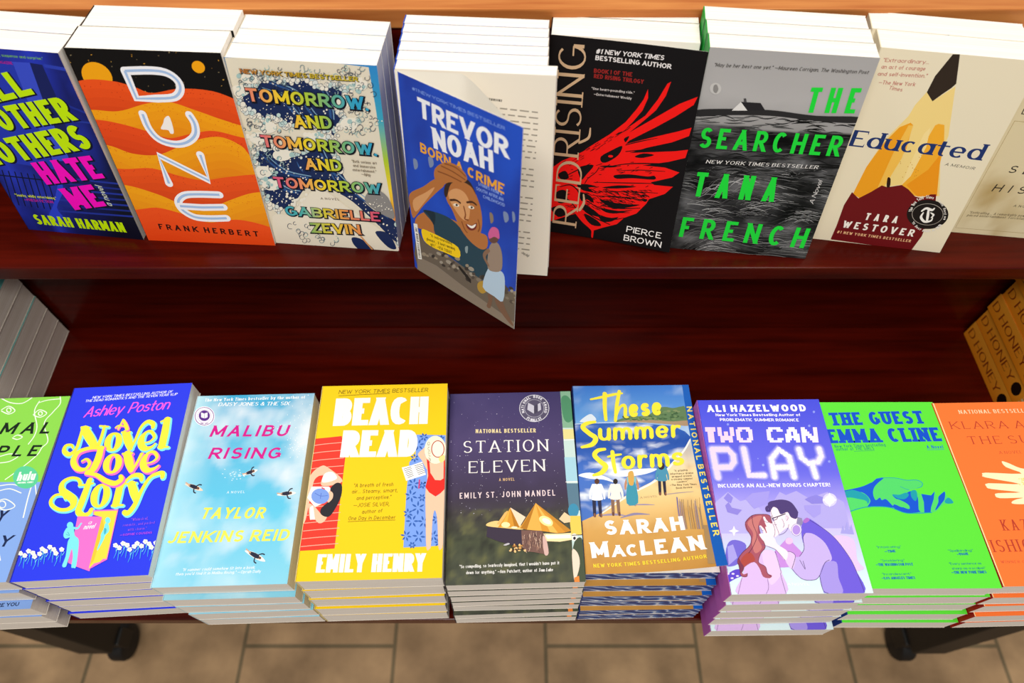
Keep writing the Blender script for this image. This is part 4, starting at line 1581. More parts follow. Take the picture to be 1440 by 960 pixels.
# woman with long red-brown hair
A.P([(150, 780), (200, 640), (330, 560), (420, 540), (470, 600), (500, 720), (548, 925), (115, 930)], '#dcbcf2', 4)
A.P([(330, 560), (400, 530), (450, 560), (490, 690), (510, 740), (430, 840), (390, 800)], '#e6cdf6', 4)
A.S([(450, 545), (500, 720), (500, 760), (548, 925)], 4, '#4a3a74', 5, False, False)
A.S([(150, 780), (115, 930)], 4, '#7a5a94', 0, False, False)
A.S([(380, 790), (390, 870), (370, 925)], 4, '#7a5a94', 5, False, False)
A.P([(330, 215), (405, 225), (430, 290), (440, 400), (400, 420), (330, 340)], FC, 3)
HR, HL, HD = '#a85468', '#c97878', '#7c3550'
A.P([(180, 280), (240, 222), (330, 210), (400, 222), (420, 290), (390, 280), (350, 240), (380, 330), (370, 380), (330, 340), (300, 310), (320, 400), (360, 500), (320, 560), (300, 640), (360, 680), (380, 740), (420, 760), (400, 785),
     (340, 770), (310, 700), (260, 640), (180, 680), (150, 720), (165, 750), (200, 740), (190, 772), (140, 760), (130, 690), (110, 630), (150, 560), (220, 490), (230, 400), (190, 350)], HR, 3)
A.P([(200, 290), (260, 235), (330, 225), (300, 300), (290, 420), (330, 510), (270, 560), (240, 470), (250, 380)], HL, 4)
A.P([(150, 600), (220, 550), (270, 620), (210, 650), (160, 690), (130, 680)], '#b0473f', 4)
A.P([(120, 600), (140, 640), (170, 690), (140, 740), (118, 660)], HD, 4)
for c in ([(182, 290), (200, 350), (235, 420), (220, 490), (150, 560), (110, 630), (130, 690), (140, 760), (190, 772), (200, 740)], [(240, 225), (250, 300), (285, 400), (250, 500), (210, 560)], [(300, 310), (320, 400), (360, 500), (320, 560), (300, 640), (360, 680), (380, 740), (415, 770)], [(180, 285), (240, 222), (330, 210), (400, 222), (420, 290)]):
    A.S(c, 5, '#5c2440', 5, False, False)
for p in ([(318, 320), (345, 355), (360, 395)], [(350, 240), (375, 300), (400, 350)], [(315, 395), (350, 440), (400, 470)], [(370, 330), (390, 380), (420, 420)]):
    A.S(p, [20, 24, 26], FC)
A.O((575, 450), 34, 30, '#efc4ee')
for p_ in ([(408, 150), (412, 200), (428, 232), (438, 268), (450, 300), (462, 330), (476, 362), (484, 392)], [(404, 226), (424, 288), (442, 330), (448, 372), (440, 410)], [(484, 398), (530, 378), (562, 340), (572, 300)], [(510, 250), (530, 300), (520, 330)],
           [(436, 300), (452, 306), (462, 300)], [(345, 265), (372, 282), (394, 280)], [(315, 320), (330, 352), (346, 358)], [(330, 480), (400, 505), (460, 535), (540, 625)]):
    A.S(p_, 3.6, '#6a5288', 4, False, False)
A.T('A NOVEL', (560, 850), (760, 848), 22, 'sans', '#ffffff', gap=.3)
t_two = Title(.1295, .1985, T_, '#c765c6', '#bfe6f2', M_PAGES, A.sheet('front_cover', CT, M_COVER))
lay_stack(t_two, .2637, .1439, .853, .56, 5, 'violet paperback with a kissing couple and glowing dotted lettering',
          'violet kissing couple paperbacks', 'violet paperbacks', .010, (0, .0022, .0005, .0004, .0065))

# ---- bright green cover with a blue hand
T_, Mt, Mf = lying(.3915, .1506, .8442, .15, .1232, .1935, 5)
A = Art(.1232, .1935, Mf)
A.base(hx('#5fe63c'))
A.Z(1130, 540, 2.742)
BB = '#0a4fd0'
A.T('THE GUEST', (110, 159), (472, 151), 50, 'slab', BB, gap=.14)
A.T('EMMA CLINE', (101, 227), (537, 219), 54, 'slab', BB, gap=.14)
A.T('New York Times bestselling', (122, 245), (318, 238), 12, 'sans', '#1c8e78')
A.T('author of THE GIRLS', (127, 256), (274, 252), 12, 'sans', '#1c8e78')
A.S([(196, 258), (275, 255)], 1.2, '#1c8e78', 0)
A.T('A Novel', (478, 248), (541, 247), 14, 'sans', BB)
A.S([(478, 252), (543, 251)], 1.3, BB, 0)
A.Z(1150, 640, 6.857)
HG, HB2, HT = '#52d96c', '#0b55d6', '#16a0b0'
A.P([(200, 350), (250, 345), (420, 305), (520, 262), (570, 222), (660, 212), (760, 216), (860, 235), (960, 232), (1010, 258), (1008, 300), (960, 318), (900, 330), (880, 345), (950, 335), (985, 370), (1100, 380), (1130, 345), (1160, 420), (1180, 380), (1225, 345), (1250, 395),
     (1310, 455), (1220, 470), (1160, 525), (1100, 552), (960, 560), (840, 556), (700, 505), (560, 495), (440, 508), (300, 545), (200, 570)], HG, 3)
A.P([(230, 348), (420, 305), (520, 262), (570, 222), (640, 214), (585, 262), (545, 310), (535, 370), (560, 430), (600, 405), (620, 430), (660, 420), (720, 480), (760, 505), (700, 500), (560, 490), (480, 500), (510, 440), (470, 380), (400, 350), (280, 380)], HB2, 3)
A.P([(240, 350), (330, 330), (450, 370), (500, 430), (470, 470), (380, 420), (270, 400)], HT, 4)
A.P([(285, 410), (400, 420), (470, 440), (470, 480), (380, 500), (310, 520)], HG, 4)
A.S([(570, 222), (660, 214), (760, 218), (860, 238), (950, 236), (1008, 262), (1004, 298), (955, 316)], [4, 5, 6, 6, 6, 6, 6, 3], HT)
A.P([(720, 375), (800, 385), (860, 360), (890, 345), (935, 350), (968, 410), (975, 520), (990, 545), (850, 552), (740, 510), (740, 470), (820, 500), (830, 450), (760, 420)], HB2, 3)
A.P([(760, 420), (830, 445), (880, 480), (885, 515), (830, 500), (750, 460)], HG, 4)
A.P([(720, 375), (790, 378), (850, 358), (880, 380), (840, 420), (770, 412)], HT, 4)
A.P([(900, 345), (945, 335), (962, 390), (945, 440), (905, 400)], HT, 4)
A.P([(1000, 370), (1050, 378), (1095, 385), (1128, 345), (1120, 420), (1095, 500), (1090, 550), (1030, 552), (1025, 450)], HB2)
A.P([(1165, 400), (1200, 365), (1228, 350), (1225, 420), (1190, 470), (1150, 520), (1135, 520), (1165, 450)], HB2, 3)
A.P([(1225, 440), (1265, 405), (1312, 455), (1250, 464)], HT, 3)
A.S([(800, 300), (850, 322), (880, 330)], 5, HT)
A.S([(240, 345), (420, 306), (520, 264)], 8, HB2)
A.S([(310, 540), (440, 502), (560, 492), (700, 502), (840, 552), (960, 556), (1100, 550)], 8, HT)
A.Z(1130, 540, 2.742)
TL2 = '#128a8e'
for tx, xa, xb, y, h, st in (('"Intoxicating,"', 284, 378, 632, 9, 'sans'), ('~TIME', 315, 357, 649, 10, 'slab'), ('"Smoldering."', 300, 392, 684, 9, 'sans'), ('~THE WASHINGTON POST', 281, 424, 700, 10, 'slab'), ('"Incandescent."', 306, 418, 736, 9, 'sans'), ('~LOS ANGELES TIMES', 303, 433, 752, 10, 'slab'),
                             ('"Spellbinding."', 560, 656, 646, 9, 'sans'), ('~VOGUE', 594, 638, 660, 10, 'slab'), ('"Every sentence as', 564, 688, 696, 9, 'sans'), ('sharp as a scalpel."', 574, 704, 714, 9, 'sans'), ('~THE NEW YORK TIMES', 573, 708, 730, 10, 'slab')):
    A.T(tx, (xa, y), (xb, y - 2), h, st, TL2 if st == 'sans' else '#0f6fb0', gap=.08)
t_guest = Title(.1232, .1935, T_, '#1547a8', '#4fd233', M_PAGES, A.sheet('front_cover', CT, M_COVER))
lay_stack(t_guest, .3915, .1506, .8442, .15, 5, 'bright green paperback with a blue tinted reaching hand',
          'bright green hand paperbacks', 'bright green paperbacks', .020, (0, .0016, .0007, .0034, .0026), .35)

# ---- orange cover with a pale hand
T_, Mt, Mf = lying(.5235, .1535, .8443, 1.1, .1372, .1906, 5)
A = Art(.1372, .1906, Mf)
A.base(hx('#fb7a36'))
A.Z(1310, 560, 3.43)
DR = '#b8402a'
A.T('NATIONAL BESTSELLER', (136, 73), (490, 66), 18, 'serifb', '#fbe0b8', gap=.3)
A.T('KLARA AND', (98, 147), (575, 140), 36, 'serif', DR, gap=.45)
A.T('THE SUN', (186, 220), (545, 214), 38, 'serif', DR, gap=.5)
A.T('A NOVEL', (330, 267), (440, 264), 14, 'serif', '#c04a30', gap=.35)
CR = '#fdf2c6'
A.P([(340, 302), (375, 312), (430, 335), (520, 350), (640, 380), (640, 440), (560, 470), (480, 505), (400, 508), (388, 498), (410, 486), (440, 478), (330, 480), (308, 465), (322, 456), (430, 452), (290, 436), (266, 424), (275, 408), (430, 412), (262, 380), (248, 368), (262, 357), (435, 362), (360, 330)], CR, 3)
for i in range(40):
    A.O((450 + random.gauss(0, 12), 395 + random.gauss(0, 14)), 3, 3, '#f4e07a', 6)
A.T('KAZUO', (350, 636), (570, 632), 52, 'serif', DR, gap=.4)
A.T('ISHIGURO', (304, 740), (650, 732), 58, 'serif', DR, gap=.3)
A.T('WINNER OF THE NOBEL PRIZE', (338, 794), (690, 790), 13, 'serif', '#c9533a', gap=.5)
A.S([(4, 10), (350, 905)], 6, '#fde3a8', 0, False, False)
t_klara = Title(.1372, .1906, T_, '#b3201a', '#f4571c', M_PAGES, A.sheet('front_cover', CT, M_COVER))
lay_stack(t_klara, .5235, .1535, .8443, 1.1, 5, 'orange paperback with a pale spread hand, at the right end of the lower level',
          'orange pale hand paperbacks', 'orange paperbacks', .026, (0, .004, .0012, .004, .0005), .35)

# ================================================================== upper level: books standing face out, leaning back
def standing(x, y, yaw, lean, W, dz=0.0, roll=0):
    M = stand_M(x, y, Z_UP + .0003 + dz, yaw, lean, roll)
    return M, M @ Matrix.Translation((-W / 2, 0, 0))


# ---- dark blue night street cover, lime and magenta title
W, L, T_ = .1311, .2034, .026
M, Mf = standing(-.4635, .5011, -6.7, 79.03, W)
A = Art(W, L, Mf)
A.base(lambda u, v: mixc(mixc(C255(22, 30, 110), C255(40, 60, 200), max(0, fbm(u, v * .5, 5, 3) + .25)), C255(10, 12, 34), max(0, min(1, (u - .45) * 2 + (.25 - v) * 1.5))), 14, 20)
A.Z(0, 60, 3.367)
A.P([(55, 90), (140, 95), (250, 330), (330, 560), (250, 560), (150, 330)], '#3a4fd0')
A.P([(140, 95), (200, 105), (300, 330), (330, 500), (290, 470), (210, 290)], '#16205e')
A.P([(0, 100), (60, 95), (200, 450), (260, 600), (0, 560), (-120, 250)], '#2438b4')
A.S([(215, 110), (330, 130)], 16, '#2c40b8', 0)
A.S([(300, 290), (400, 330)], 10, '#1e2f94', 0)
A.S([(340, 370), (430, 380)], 8, '#24389f', 0)
for i in range(7):
    A.S([(300 - i * 4, 640 + i * 26), (560 + i * 14, 668 + i * 26)], 9, '#1c2b86' if i % 2 else '#22349e', 0)
for i in range(9):
    x = -20 + i * 30
    A.S([(x, 600 + i * 4), (x + 50, 760 + i * 4)], 5, '#0b0f33', 0)
A.S([(-60, 620), (250, 655)], 6, '#0b0f33', 0)
A.P([(280, 650), (300, 700), (270, 780), (300, 830), (230, 830), (255, 760)], '#2c44d4', 4)
LM, MA = '#c9f000', '#ff00c4'
A.T('"...full of heart, fun, suspense and surprise."', (-150, 52), (206, 82), 13, 'sans', '#7fc21c', gap=.1)
A.T('~TIME MAGAZINE', (-60, 92), (62, 104), 13, 'sans', '#c01890', gap=.1)
GL_K = dict(gap=.1)


def tall(txt, p0, p1, hp, c):
    A.T(txt, p0, p1, hp, 'heavy', '#0a0d28', .05, (.05, -.04), gap=.1, open=2.3)
    A.T(txt, p0, p1, hp, 'heavy', c, gap=.1, open=2.3)


tall('ALL', (-88, 300), (166, 243), (-138, 178), LM)
tall('OTHER', (18, 420), (366, 366), (-22, 306), LM)
tall('MOTHERS', (-58, 588), (444, 498), (-100, 474), LM)
tall('HATE', (222, 672), (498, 640), (180, 564), MA)
tall('ME', (356, 792), (506, 772), (318, 686), MA)
A.T('SARAH HARMAN', (178, 858), (600, 898), (160, 812), 'heavy', LM, gap=.12, open=2.3)
A.T('"Snarky, wildly entertaining."', (75, 726), (270, 742), 12, 'sans', '#dfe83c', gap=.1)
A.T('~FRESH FICTION', (118, 748), (255, 760), 12, 'sans', '#d020a0', gap=.1)
A.T('a novel', (535, 775), (482, 680), (508, 778), 'script', '#d8e0c8')
t_mothers = Title(W, L, T_, '#101228', '#0d0f26', M_PAGES, A.sheet('front_cover', CT, M_COVER), True, 79.03)
stand_stack(t_mothers, M, -6.7, 79.03, 2, 'dark blue paperback with lime and magenta title standing at the left end of upper shelf',
            'the dark blue paperbacks with lime title', 'dark blue paperbacks')

# ---- orange dunes under a black sky
W, L, T_ = .1387, .2059, .031
M, Mf = standing(-.3238, .4893, -3.17, 77.39, W)
A = Art(W, L, Mf)
A.base(hx('#0f0c0b'))
A.Z(0, 0, 2.5275)
for i in range(46):
    x, y = random.uniform(235, 800), random.uniform(185, 330)
    A.O((x, y), random.uniform(.8, 3.4), random.uniform(.8, 3.2), random.choice(['#c9922e', '#6a5a3c', '#e0b050', '#8a7a5a']), 7)
A.O((345, 270), 60, 44, '#f8a80e', rot=35)
A.O((705, 238), 25, 20, '#f8a80e', rot=35)


def dune(top, c_hi, c_lo, grain):
    # one rolling band: colour turns from its crest to its foot
    q = [A.loc(p) for p in top]
    q = catmull(q, False, 6)
    xs = [p[0] for p in q]
    n = 9
    for i in range(len(q) - 1):
        for j in range(n):
            d0, d1 = .075 * j / n, .075 * (j + 1) / n
            f = lambda k: mixc(c_hi, c_lo, k)
            t0, t1 = j / n, (j + 1) / n
            P = [(q[i][0], q[i][1] - d1), (q[i + 1][0], q[i + 1][1] - d1), (q[i + 1][0], q[i + 1][1] - d0), (q[i][0], q[i][1] - d0)]
            A.put(P, f((t0 + t1) / 2))
    A.layer()
    rr = random.Random(len(top) + int(top[0][1]))
    for _ in range(grain):
        i = rr.randrange(len(q))
        x, y = q[i][0] + rr.uniform(-.002, .002), q[i][1] - abs(rr.gauss(0, .009)) - .001
        A.put([(x - .0004, y - .0003), (x + .0004, y - .0003), (x + .0004, y + .0003), (x - .0004, y + .0003)], c_lo if rr.random() < .5 else c_hi)
    A.layer()


OR, YL, DO = hx('#f04a14'), hx('#fba812'), hx('#bf2806')
dune([(180, 330), (290, 285), (400, 288), (480, 310), (540, 330), (640, 315), (760, 325), (880, 370), (960, 390)], hx('#f4561a'), DO, 120)
dune([(200, 400), (320, 390), (420, 395), (520, 368), (600, 362), (690, 390), (790, 425), (880, 450), (980, 450)], YL, hx('#e2640a'), 150)
dune([(220, 430), (340, 425), (430, 440), (520, 465), (600, 490), (680, 475), (760, 465), (860, 488), (980, 510)], hx('#f0501a'), DO, 150)
dune([(240, 500), (380, 515), (470, 545), (560, 550), (640, 520), (720, 492), (790, 488), (860, 520), (900, 560), (990, 580)], YL, hx('#e2640a'), 200)
dune([(300, 590), (440, 600), (540, 598), (640, 625), (720, 640), (800, 630), (900, 620), (990, 620)], hx('#f4581a'), DO, 150)
dune([(340, 650), (450, 658), (560, 690), (660, 730), (740, 740), (820, 710), (900, 685), (1000, 680)], YL, hx('#e2640a'), 200)
dune([(360, 750), (480, 745), (560, 738), (650, 760), (740, 790), (840, 780), (940, 800), (1010, 830)], hx('#f5541a'), hx('#ee3c10'), 150)
WH, IC = '#fbfaff', '#a9c6ee'
LET = [([(444, 252), (486, 350), (560, 350), (620, 345), (641, 318), (630, 285), (590, 258), (530, 250)], True, 0),
       ([(507, 405), (528, 455), (565, 495), (620, 512), (665, 505), (694, 478), (692, 440), (673, 408)], False, 4),
       ([(601, 652), (563, 552), (744, 642), (712, 550)], False, 0),
       ([(780, 692), (700, 690), (655, 694), (634, 715), (648, 745), (690, 770), (740, 776), (806, 775)], False, 4), ([(640, 732), (720, 737), (795, 736)], False, 0)]
for p, cl, sm in LET:
    if cl:
        A.S([p[0], p[1], p[2]], 29, WH, 0, False, True)
        A.S(p[2:] + [p[0]], 29, WH, 4, False, True)
        A.S([p[0], p[1], p[2]], 9, IC, 0, False, False)
        A.S(p[2:] + [p[0]], 9, IC, 4, False, False)
    else:
        A.S(p, 27, WH, sm)
        A.S(p, 9, IC, sm, False, False)
A.P([(585, 420), (600, 412), (612, 440), (618, 472), (606, 474), (598, 462), (572, 458), (580, 438)], '#fdf6f0', 3)
A.T('FRANK HERBERT', (568, 814), (921, 841), 19, 'bold', '#2b0d08', gap=.5)
t_dune = Title(W, L, T_, '#2a1a12', '#f04a14', M_PAGES, A.sheet('front_cover', CT, M_COVER), True, 77.39)
stand_stack(t_dune, M, -3.17, 77.39, 2, 'paperback with orange dunes under a black sky and outlined white title',
            'the orange dune paperbacks', 'orange dune paperbacks', .002)

# ---- cream cover with blue and white waves, rainbow title
W, L, T_ = .1357, .1999, .0205
M, Mf = standing(-.1882, .4841, -5.08, 77.63, W)
A = Art(W, L, Mf)
RB = [(0, C255(240, 70, 140)), (.2, C255(246, 150, 70)), (.38, C255(250, 215, 50)), (.55, C255(170, 205, 50)), (.75, C255(60, 170, 200)), (1, C255(50, 140, 210))]
A.base(lambda u, v: ramp(RB, v), 1, 24)
CRM = '#e9e0ca'
A.Z(320, 75, 3.368)
A.P([(-14, 20), (120, 22), (300, 28), (480, 42), (668, 66), (700, 250), (740, 520), (775, 720), (808, 945), (220, 940)], CRM)
NV, TQ, FO = '#1c2c58', '#a9c9c6', '#f2ecdc'
# a field of rolling breakers, foam and spray
A.P([(60, 190), (110, 150), (190, 120), (290, 130), (380, 115), (430, 160), (520, 150), (560, 180), (530, 260), (545, 300), (510, 370), (500, 440), (530, 540), (590, 640), (690, 740), (800, 800), (810, 900), (690, 790), (560, 680), (400, 620), (320, 700), (250, 740), (190, 700), (150, 560), (135, 460), (240, 450), (330, 480), (440, 420), (470, 380), (380, 330), (280, 350), (240, 310), (150, 300), (80, 260)], NV, 4)
for pts in ([(150, 170), (250, 210), (330, 300), (420, 360)], [(200, 140), (320, 190), (400, 290), (460, 350)], [(160, 480), (260, 560), (380, 590)], [(170, 560), (260, 640), (330, 660)], [(420, 420), (480, 540), (600, 660), (760, 780)], [(450, 180), (480, 240), (490, 320)]):
    A.S(pts, [6, 12, 10, 4][:len(pts)], '#2f558f')
    A.S([(x + 14, y - 8) for x, y in pts], [3, 6, 5, 2][:len(pts)], '#7fa6c4')
rr = random.Random(5)
A.step = .5e-6


def foam(cx, cy, n, sp, r0, r1, cols=(FO,)):
    for _ in range(n):
        r = rr.uniform(r0, r1)
        A.O((cx + rr.gauss(0, sp), cy + rr.gauss(0, sp * .6)), r, r, rr.choice(cols), 8)


def curls(cx, cy, n, sx, sy, c=None):
    for _ in range(n):
        x, y, r = cx + rr.uniform(-sx, sx), cy + rr.uniform(-sy, sy), rr.uniform(8, 17)
        a0 = rr.uniform(0, 6.3)
        A.S([(x + r * math.cos(a0 + k) * (1 - k * .1), y + r * math.sin(a0 + k) * (1 - k * .1)) for k in (0, .9, 1.8, 2.7, 3.6, 4.4)], 2.6, c or rr.choice(['#4a5560', '#6c8a92', '#2f3e58', TQ]), 3, False, False)


NAVY = [(60, 190), (110, 150), (190, 120), (290, 130), (380, 115), (430, 160), (520, 150), (560, 180), (530, 260), (545, 300), (510, 370), (500, 440), (530, 540), (590, 640), (690, 740), (800, 800), (810, 900), (690, 790), (560, 680), (400, 620), (320, 700), (250, 740), (190, 700), (150, 560), (135, 460), (240, 450), (330, 480), (440, 420), (470, 380), (380, 330), (280, 350), (240, 310), (150, 300), (80, 260)]
EDGE = catmull([(float(x), float(y)) for x, y in NAVY], True, 7)


def inside(x, y):
    c = False
    for (x0, y0), (x1, y1) in zip(NAVY, NAVY[1:] + NAVY[:1]):
        if (y0 > y) != (y1 > y) and x < (x1 - x0) * (y - y0) / (y1 - y0) + x0:
            c = not c
    return c


for k in range(60):
    x, y = rr.uniform(80, 780), rr.uniform(130, 860)
    if inside(x, y) and inside(x + 30, y + 50):
        A.S([(x, y), (x + 12, y + 26), (x + 30, y + 50)], [1.5, rr.uniform(3, 7), 1.5], rr.choice(['#3c68a6', '#2f558f', '#6f9cc0', '#86b4cc']), 4)
for k in range(900):
    x, y = rr.uniform(60, 810), rr.uniform(110, 900)
    if inside(x, y):
        r = rr.choice((1.4, 2, 2, 2.6, 3.4, 4.6))
        A.O((x, y), r, r, FO, 7)
for i, (x, y) in enumerate(EDGE):
    if 250 < x < 800 and y > 560:
        continue
    for _ in range(2):
        r = rr.uniform(6, 13)
        cx, cy = x + rr.gauss(0, 7), y + rr.gauss(0, 7)
        A.O((cx, cy), r + 1.6, r + 1.6, '#39465e', 10)
        A.O((cx, cy), r, r, rr.choice([FO, FO, '#dfe6e0', '#c4dad6']), 10)
for x, y in ((110, 115), (60, 175), (540, 230), (620, 150), (190, 350), (150, 400), (260, 480), (420, 400), (210, 620), (580, 330), (170, 560)):
    A.O((x, y), 46, 28, FO, 14)
    foam(x, y, 12, 26, 5, 13, (FO, FO, TQ))
for x, y in ((430, 640), (560, 250), (280, 520), (680, 320), (460, 130), (300, 300)):
    foam(x, y, 16, 34, 2, 5)
A.P([(300, 760), (360, 690), (420, 640), (480, 660), (560, 720), (660, 790), (760, 860), (806, 940), (600, 940), (400, 930), (250, 925), (215, 770)], '#efe6d2', 4)
curls(300, 130, 60, 260, 70)
curls(200, 420, 40, 120, 120)
curls(640, 240, 40, 70, 150)
curls(120, 130, 12, 70, 50)
curls(560, 110, 20, 110, 60)
curls(610, 300, 16, 70, 80)
curls(150, 400, 16, 50, 90)
curls(190, 600, 10, 40, 60)
curls(400, 890, 14, 130, 36)
curls(330, 830, 8, 60, 30)
A.P([(590, 870), (640, 880), (700, 935), (640, 935), (600, 905)], NV, 4)
A.P([(700, 845), (760, 850), (800, 920), (760, 915)], NV, 4)
A.S([(630, 862), (690, 930)], 8, '#d99a62', 3)
A.P([(690, 640), (760, 680), (790, 780), (700, 740), (650, 690)], '#8d8a88', 4)
foam(715, 720, 30, 34, 1.5, 4)
foam(320, 700, 22, 40, 3, 9)
foam(250, 690, 20, 40, 2, 5)

A.step = 1.5e-6


def rainbow_line(x0, x1):
    a, b = A.loc((x0, 500))[0] / W, A.loc((x1, 500))[0] / W
    st = [(0, C255(226, 92, 128)), (.22, C255(240, 150, 100)), (.42, C255(248, 214, 40)), (.62, C255(178, 206, 60)), (.8, C255(110, 180, 130)), (1, C255(50, 165, 205))]
    return lambda u, v: ramp(st, (u - a) / (b - a))


def chunky(txt, p0, p1, h, c, **k):
    A.T(txt, p0, p1, h, 'bold', '#0f1220', .16, (.045, -.05), **k)
    A.T(txt, p0, p1, h, 'bold', '#0f1220', .1, **k)
    A.T(txt, p0, p1, h, 'bold', c, .0, **k)


A.T('NEW YORK TIMES BESTSELLER', (62, 92), (620, 132), 22, 'bold', '#3a2c18', .1, (.08, -.08))
A.T('NEW YORK TIMES BESTSELLER', (62, 92), (620, 132), 22, 'bold', lambda u, v: mixc(C255(190, 100, 60), C255(214, 190, 40), u * 1.6))
chunky('TOMORROW,', (98, 224), (672, 268), 62, rainbow_line(98, 640))
chunky('AND', (322, 350), (500, 356), 60, rainbow_line(220, 640))
chunky('TOMORROW,', (168, 440), (712, 482), 56, rainbow_line(160, 680))
chunky('AND', (374, 548), (545, 556), 54, rainbow_line(260, 690))
chunky('TOMORROW', (228, 632), (730, 664), 50, rainbow_line(220, 720))
A.T('A NOVEL', (443, 689), (531, 694), 10, 'sans', '#6a5a4a', gap=.4)
chunky('GABRIELLE', (280, 764), (726, 794), 44, lambda u, v: ramp([(0, C255(60, 165, 215)), (.3, C255(80, 180, 170)), (.45, C255(220, 210, 60)), (.62, C255(240, 150, 80)), (.85, C255(224, 84, 120))], u))
chunky('ZEVIN', (402, 846), (634, 855), 46, lambda u, v: ramp([(.3, C255(120, 185, 110)), (.5, C255(240, 214, 50)), (.75, C255(236, 130, 90))], u))
for i, tx in enumerate(('"Both serious art', 'and immersive', 'entertainment."', '~NPR')):
    A.T(tx, (590 + (0, 6, 4, 44)[i], 514 + i * 20), (708 - (0, 6, 2, 30)[i], 524 + i * 20), 13, 'sans', '#8a7c68', gap=.1)
t_tom = Title(W, L, T_, '#d8ccb4', '#d8ccb4', M_PAGES, A.sheet('front_cover', CT, M_COVER), True, 77.63)
stand_stack(t_tom, M, -5.08, 77.63, 3, 'cream paperback with dark blue waves and a rainbow coloured title',
            'the cream wave paperbacks', 'cream wave paperbacks')

# ---- blue cover swung open, text page showing behind it
W, L, T_, LE = .1375, .2104, .0122, 76.59
M, Mf = standing(-.0313, .4499, -6.18, LE, W, 0.0, 1.43)
Mhinge = Matrix.Translation((-W / 2 - .0026, 0, .0005)) @ Matrix.Rotation(math.radians(-34.6), 4, 'Y') @ Matrix.Rotation(math.radians(-2.3), 4, 'Z')
A = Art(W, L, M @ Mhinge)
A.base(lambda u, v: mixc(C255(38, 84, 206), C255(34, 62, 168), .5 + fbm(u, v, 4, 3)), 14, 22)
A.Z(520, 0, 2.0426)
WB = '#f6f8ff'
A.T('#1 NEW YORK TIMES BESTSELLER', (122, 258), (388, 374), 9, 'sans', '#8fb0f4', gap=.2)
A.T('TREVOR', (140, 334), (398, 456), (129, 274), 'bold', WB, wv=.27, gap=.1)
A.T('NOAH', (184, 425), (356, 496), (175, 363), 'bold', WB, wv=.27, gap=.1)
A.T('BORN A CRIME', (146, 436), (386, 558), (140, 406), 'bold', '#f2ab2c', gap=.14)
for i, (tx, xa, xb, y, y2) in enumerate((('STORIES FROM A', 312, 380, 532, 562), ('SOUTH AFRICAN', 306, 384, 545, 578), ('CHILDHOOD', 326, 388, 568, 594))):
    A.T(tx, (xa, y), (xb, y2), 9, 'sans', '#9db8f2', gap=.15)
A.Z(560, 200, 3.695)
for x, y, sx in ((90, 110, 12), (170, 100, 14), (485, 390, 10), (560, 385, 14), (600, 385, 8), (350, 205, 8)):
    A.P([(x - sx, y - 24), (x + sx * .6, y - 16), (x + sx, y + 18), (x - sx * .4, y + 30)], random.choice(['#7f8fb4', '#9a8c90', '#8f7c68']), 3)
SKN, SKD, SKL = '#b8743e', '#8a4f28', '#dca06a'
# a man with his hand on his head, painted on a wall
A.P([(60, 268), (130, 230), (195, 190), (240, 220), (200, 260), (130, 330), (100, 372), (78, 392), (64, 340)], SKN, 4)
A.P([(78, 300), (140, 262), (190, 235), (130, 320), (90, 360)], SKL, 4)
A.P([(95, 390), (150, 360), (240, 385), (330, 430), (345, 500), (300, 560), (180, 470), (95, 440)], SKN, 4)
A.P([(130, 352), (230, 375), (300, 420), (380, 510), (470, 560), (480, 640), (440, 715), (330, 640), (240, 560), (190, 470), (180, 420)], '#2c4654', 4)
A.P([(130, 352), (190, 366), (186, 430), (160, 380)], '#22323c', 4)
A.P([(345, 470), (420, 470), (462, 490), (462, 545), (430, 555), (380, 520)], SKN, 4)
A.P([(245, 240), (268, 205), (330, 195), (380, 225), (410, 285), (430, 350), (436, 430), (418, 495), (385, 515), (345, 480), (310, 420), (280, 350), (252, 300)], SKN, 4)
A.P([(262, 260), (300, 240), (345, 262), (372, 320), (366, 400), (335, 400), (296, 350), (270, 305)], SKL, 4)
A.P([(238, 262), (248, 215), (300, 180), (355, 190), (385, 225), (405, 275), (380, 232), (330, 205), (275, 215), (252, 285)], '#3a2a22', 4)
A.P([(190, 140), (230, 108), (285, 110), (340, 150), (358, 195), (320, 212), (262, 208), (215, 232), (190, 190)], SKN, 4)
for p in ([(222, 122), (280, 150), (350, 196)], [(205, 150), (262, 172), (330, 206)], [(240, 110), (300, 132), (352, 178)]):
    A.S(p, 5, SKD, 4, False, False)
A.S([(272, 300), (300, 300), (322, 314)], 8, '#4a2c1c', 3)
A.S([(358, 312), (385, 310), (405, 324)], 8, '#4a2c1c', 3)
A.O((302, 326), 16, 8, '#f4ead8', 10, 15)
A.O((304, 326), 6, 6, '#33221a', 8)
A.O((380, 338), 16, 8, '#f4ead8', 10, 15)
A.O((382, 338), 6, 6, '#33221a', 8)
A.S([(340, 330), (350, 375), (346, 398), (366, 404)], 6, SKD, 4, False, False)
A.P([(352, 424), (380, 432), (408, 418), (404, 448), (382, 458), (362, 448)], '#7a2f26', 4)
A.P([(358, 426), (382, 434), (404, 424), (396, 442), (378, 446)], '#fdf6ec', 3)
A.S([(330, 410), (345, 450), (360, 470)], 5, SKD, 4, False, False)
A.S([(415, 400), (424, 440), (415, 465)], 5, SKD, 4, False, False)
A.P([(348, 545), (362, 540), (360, 575), (350, 570)], '#8fa0a4', 3)
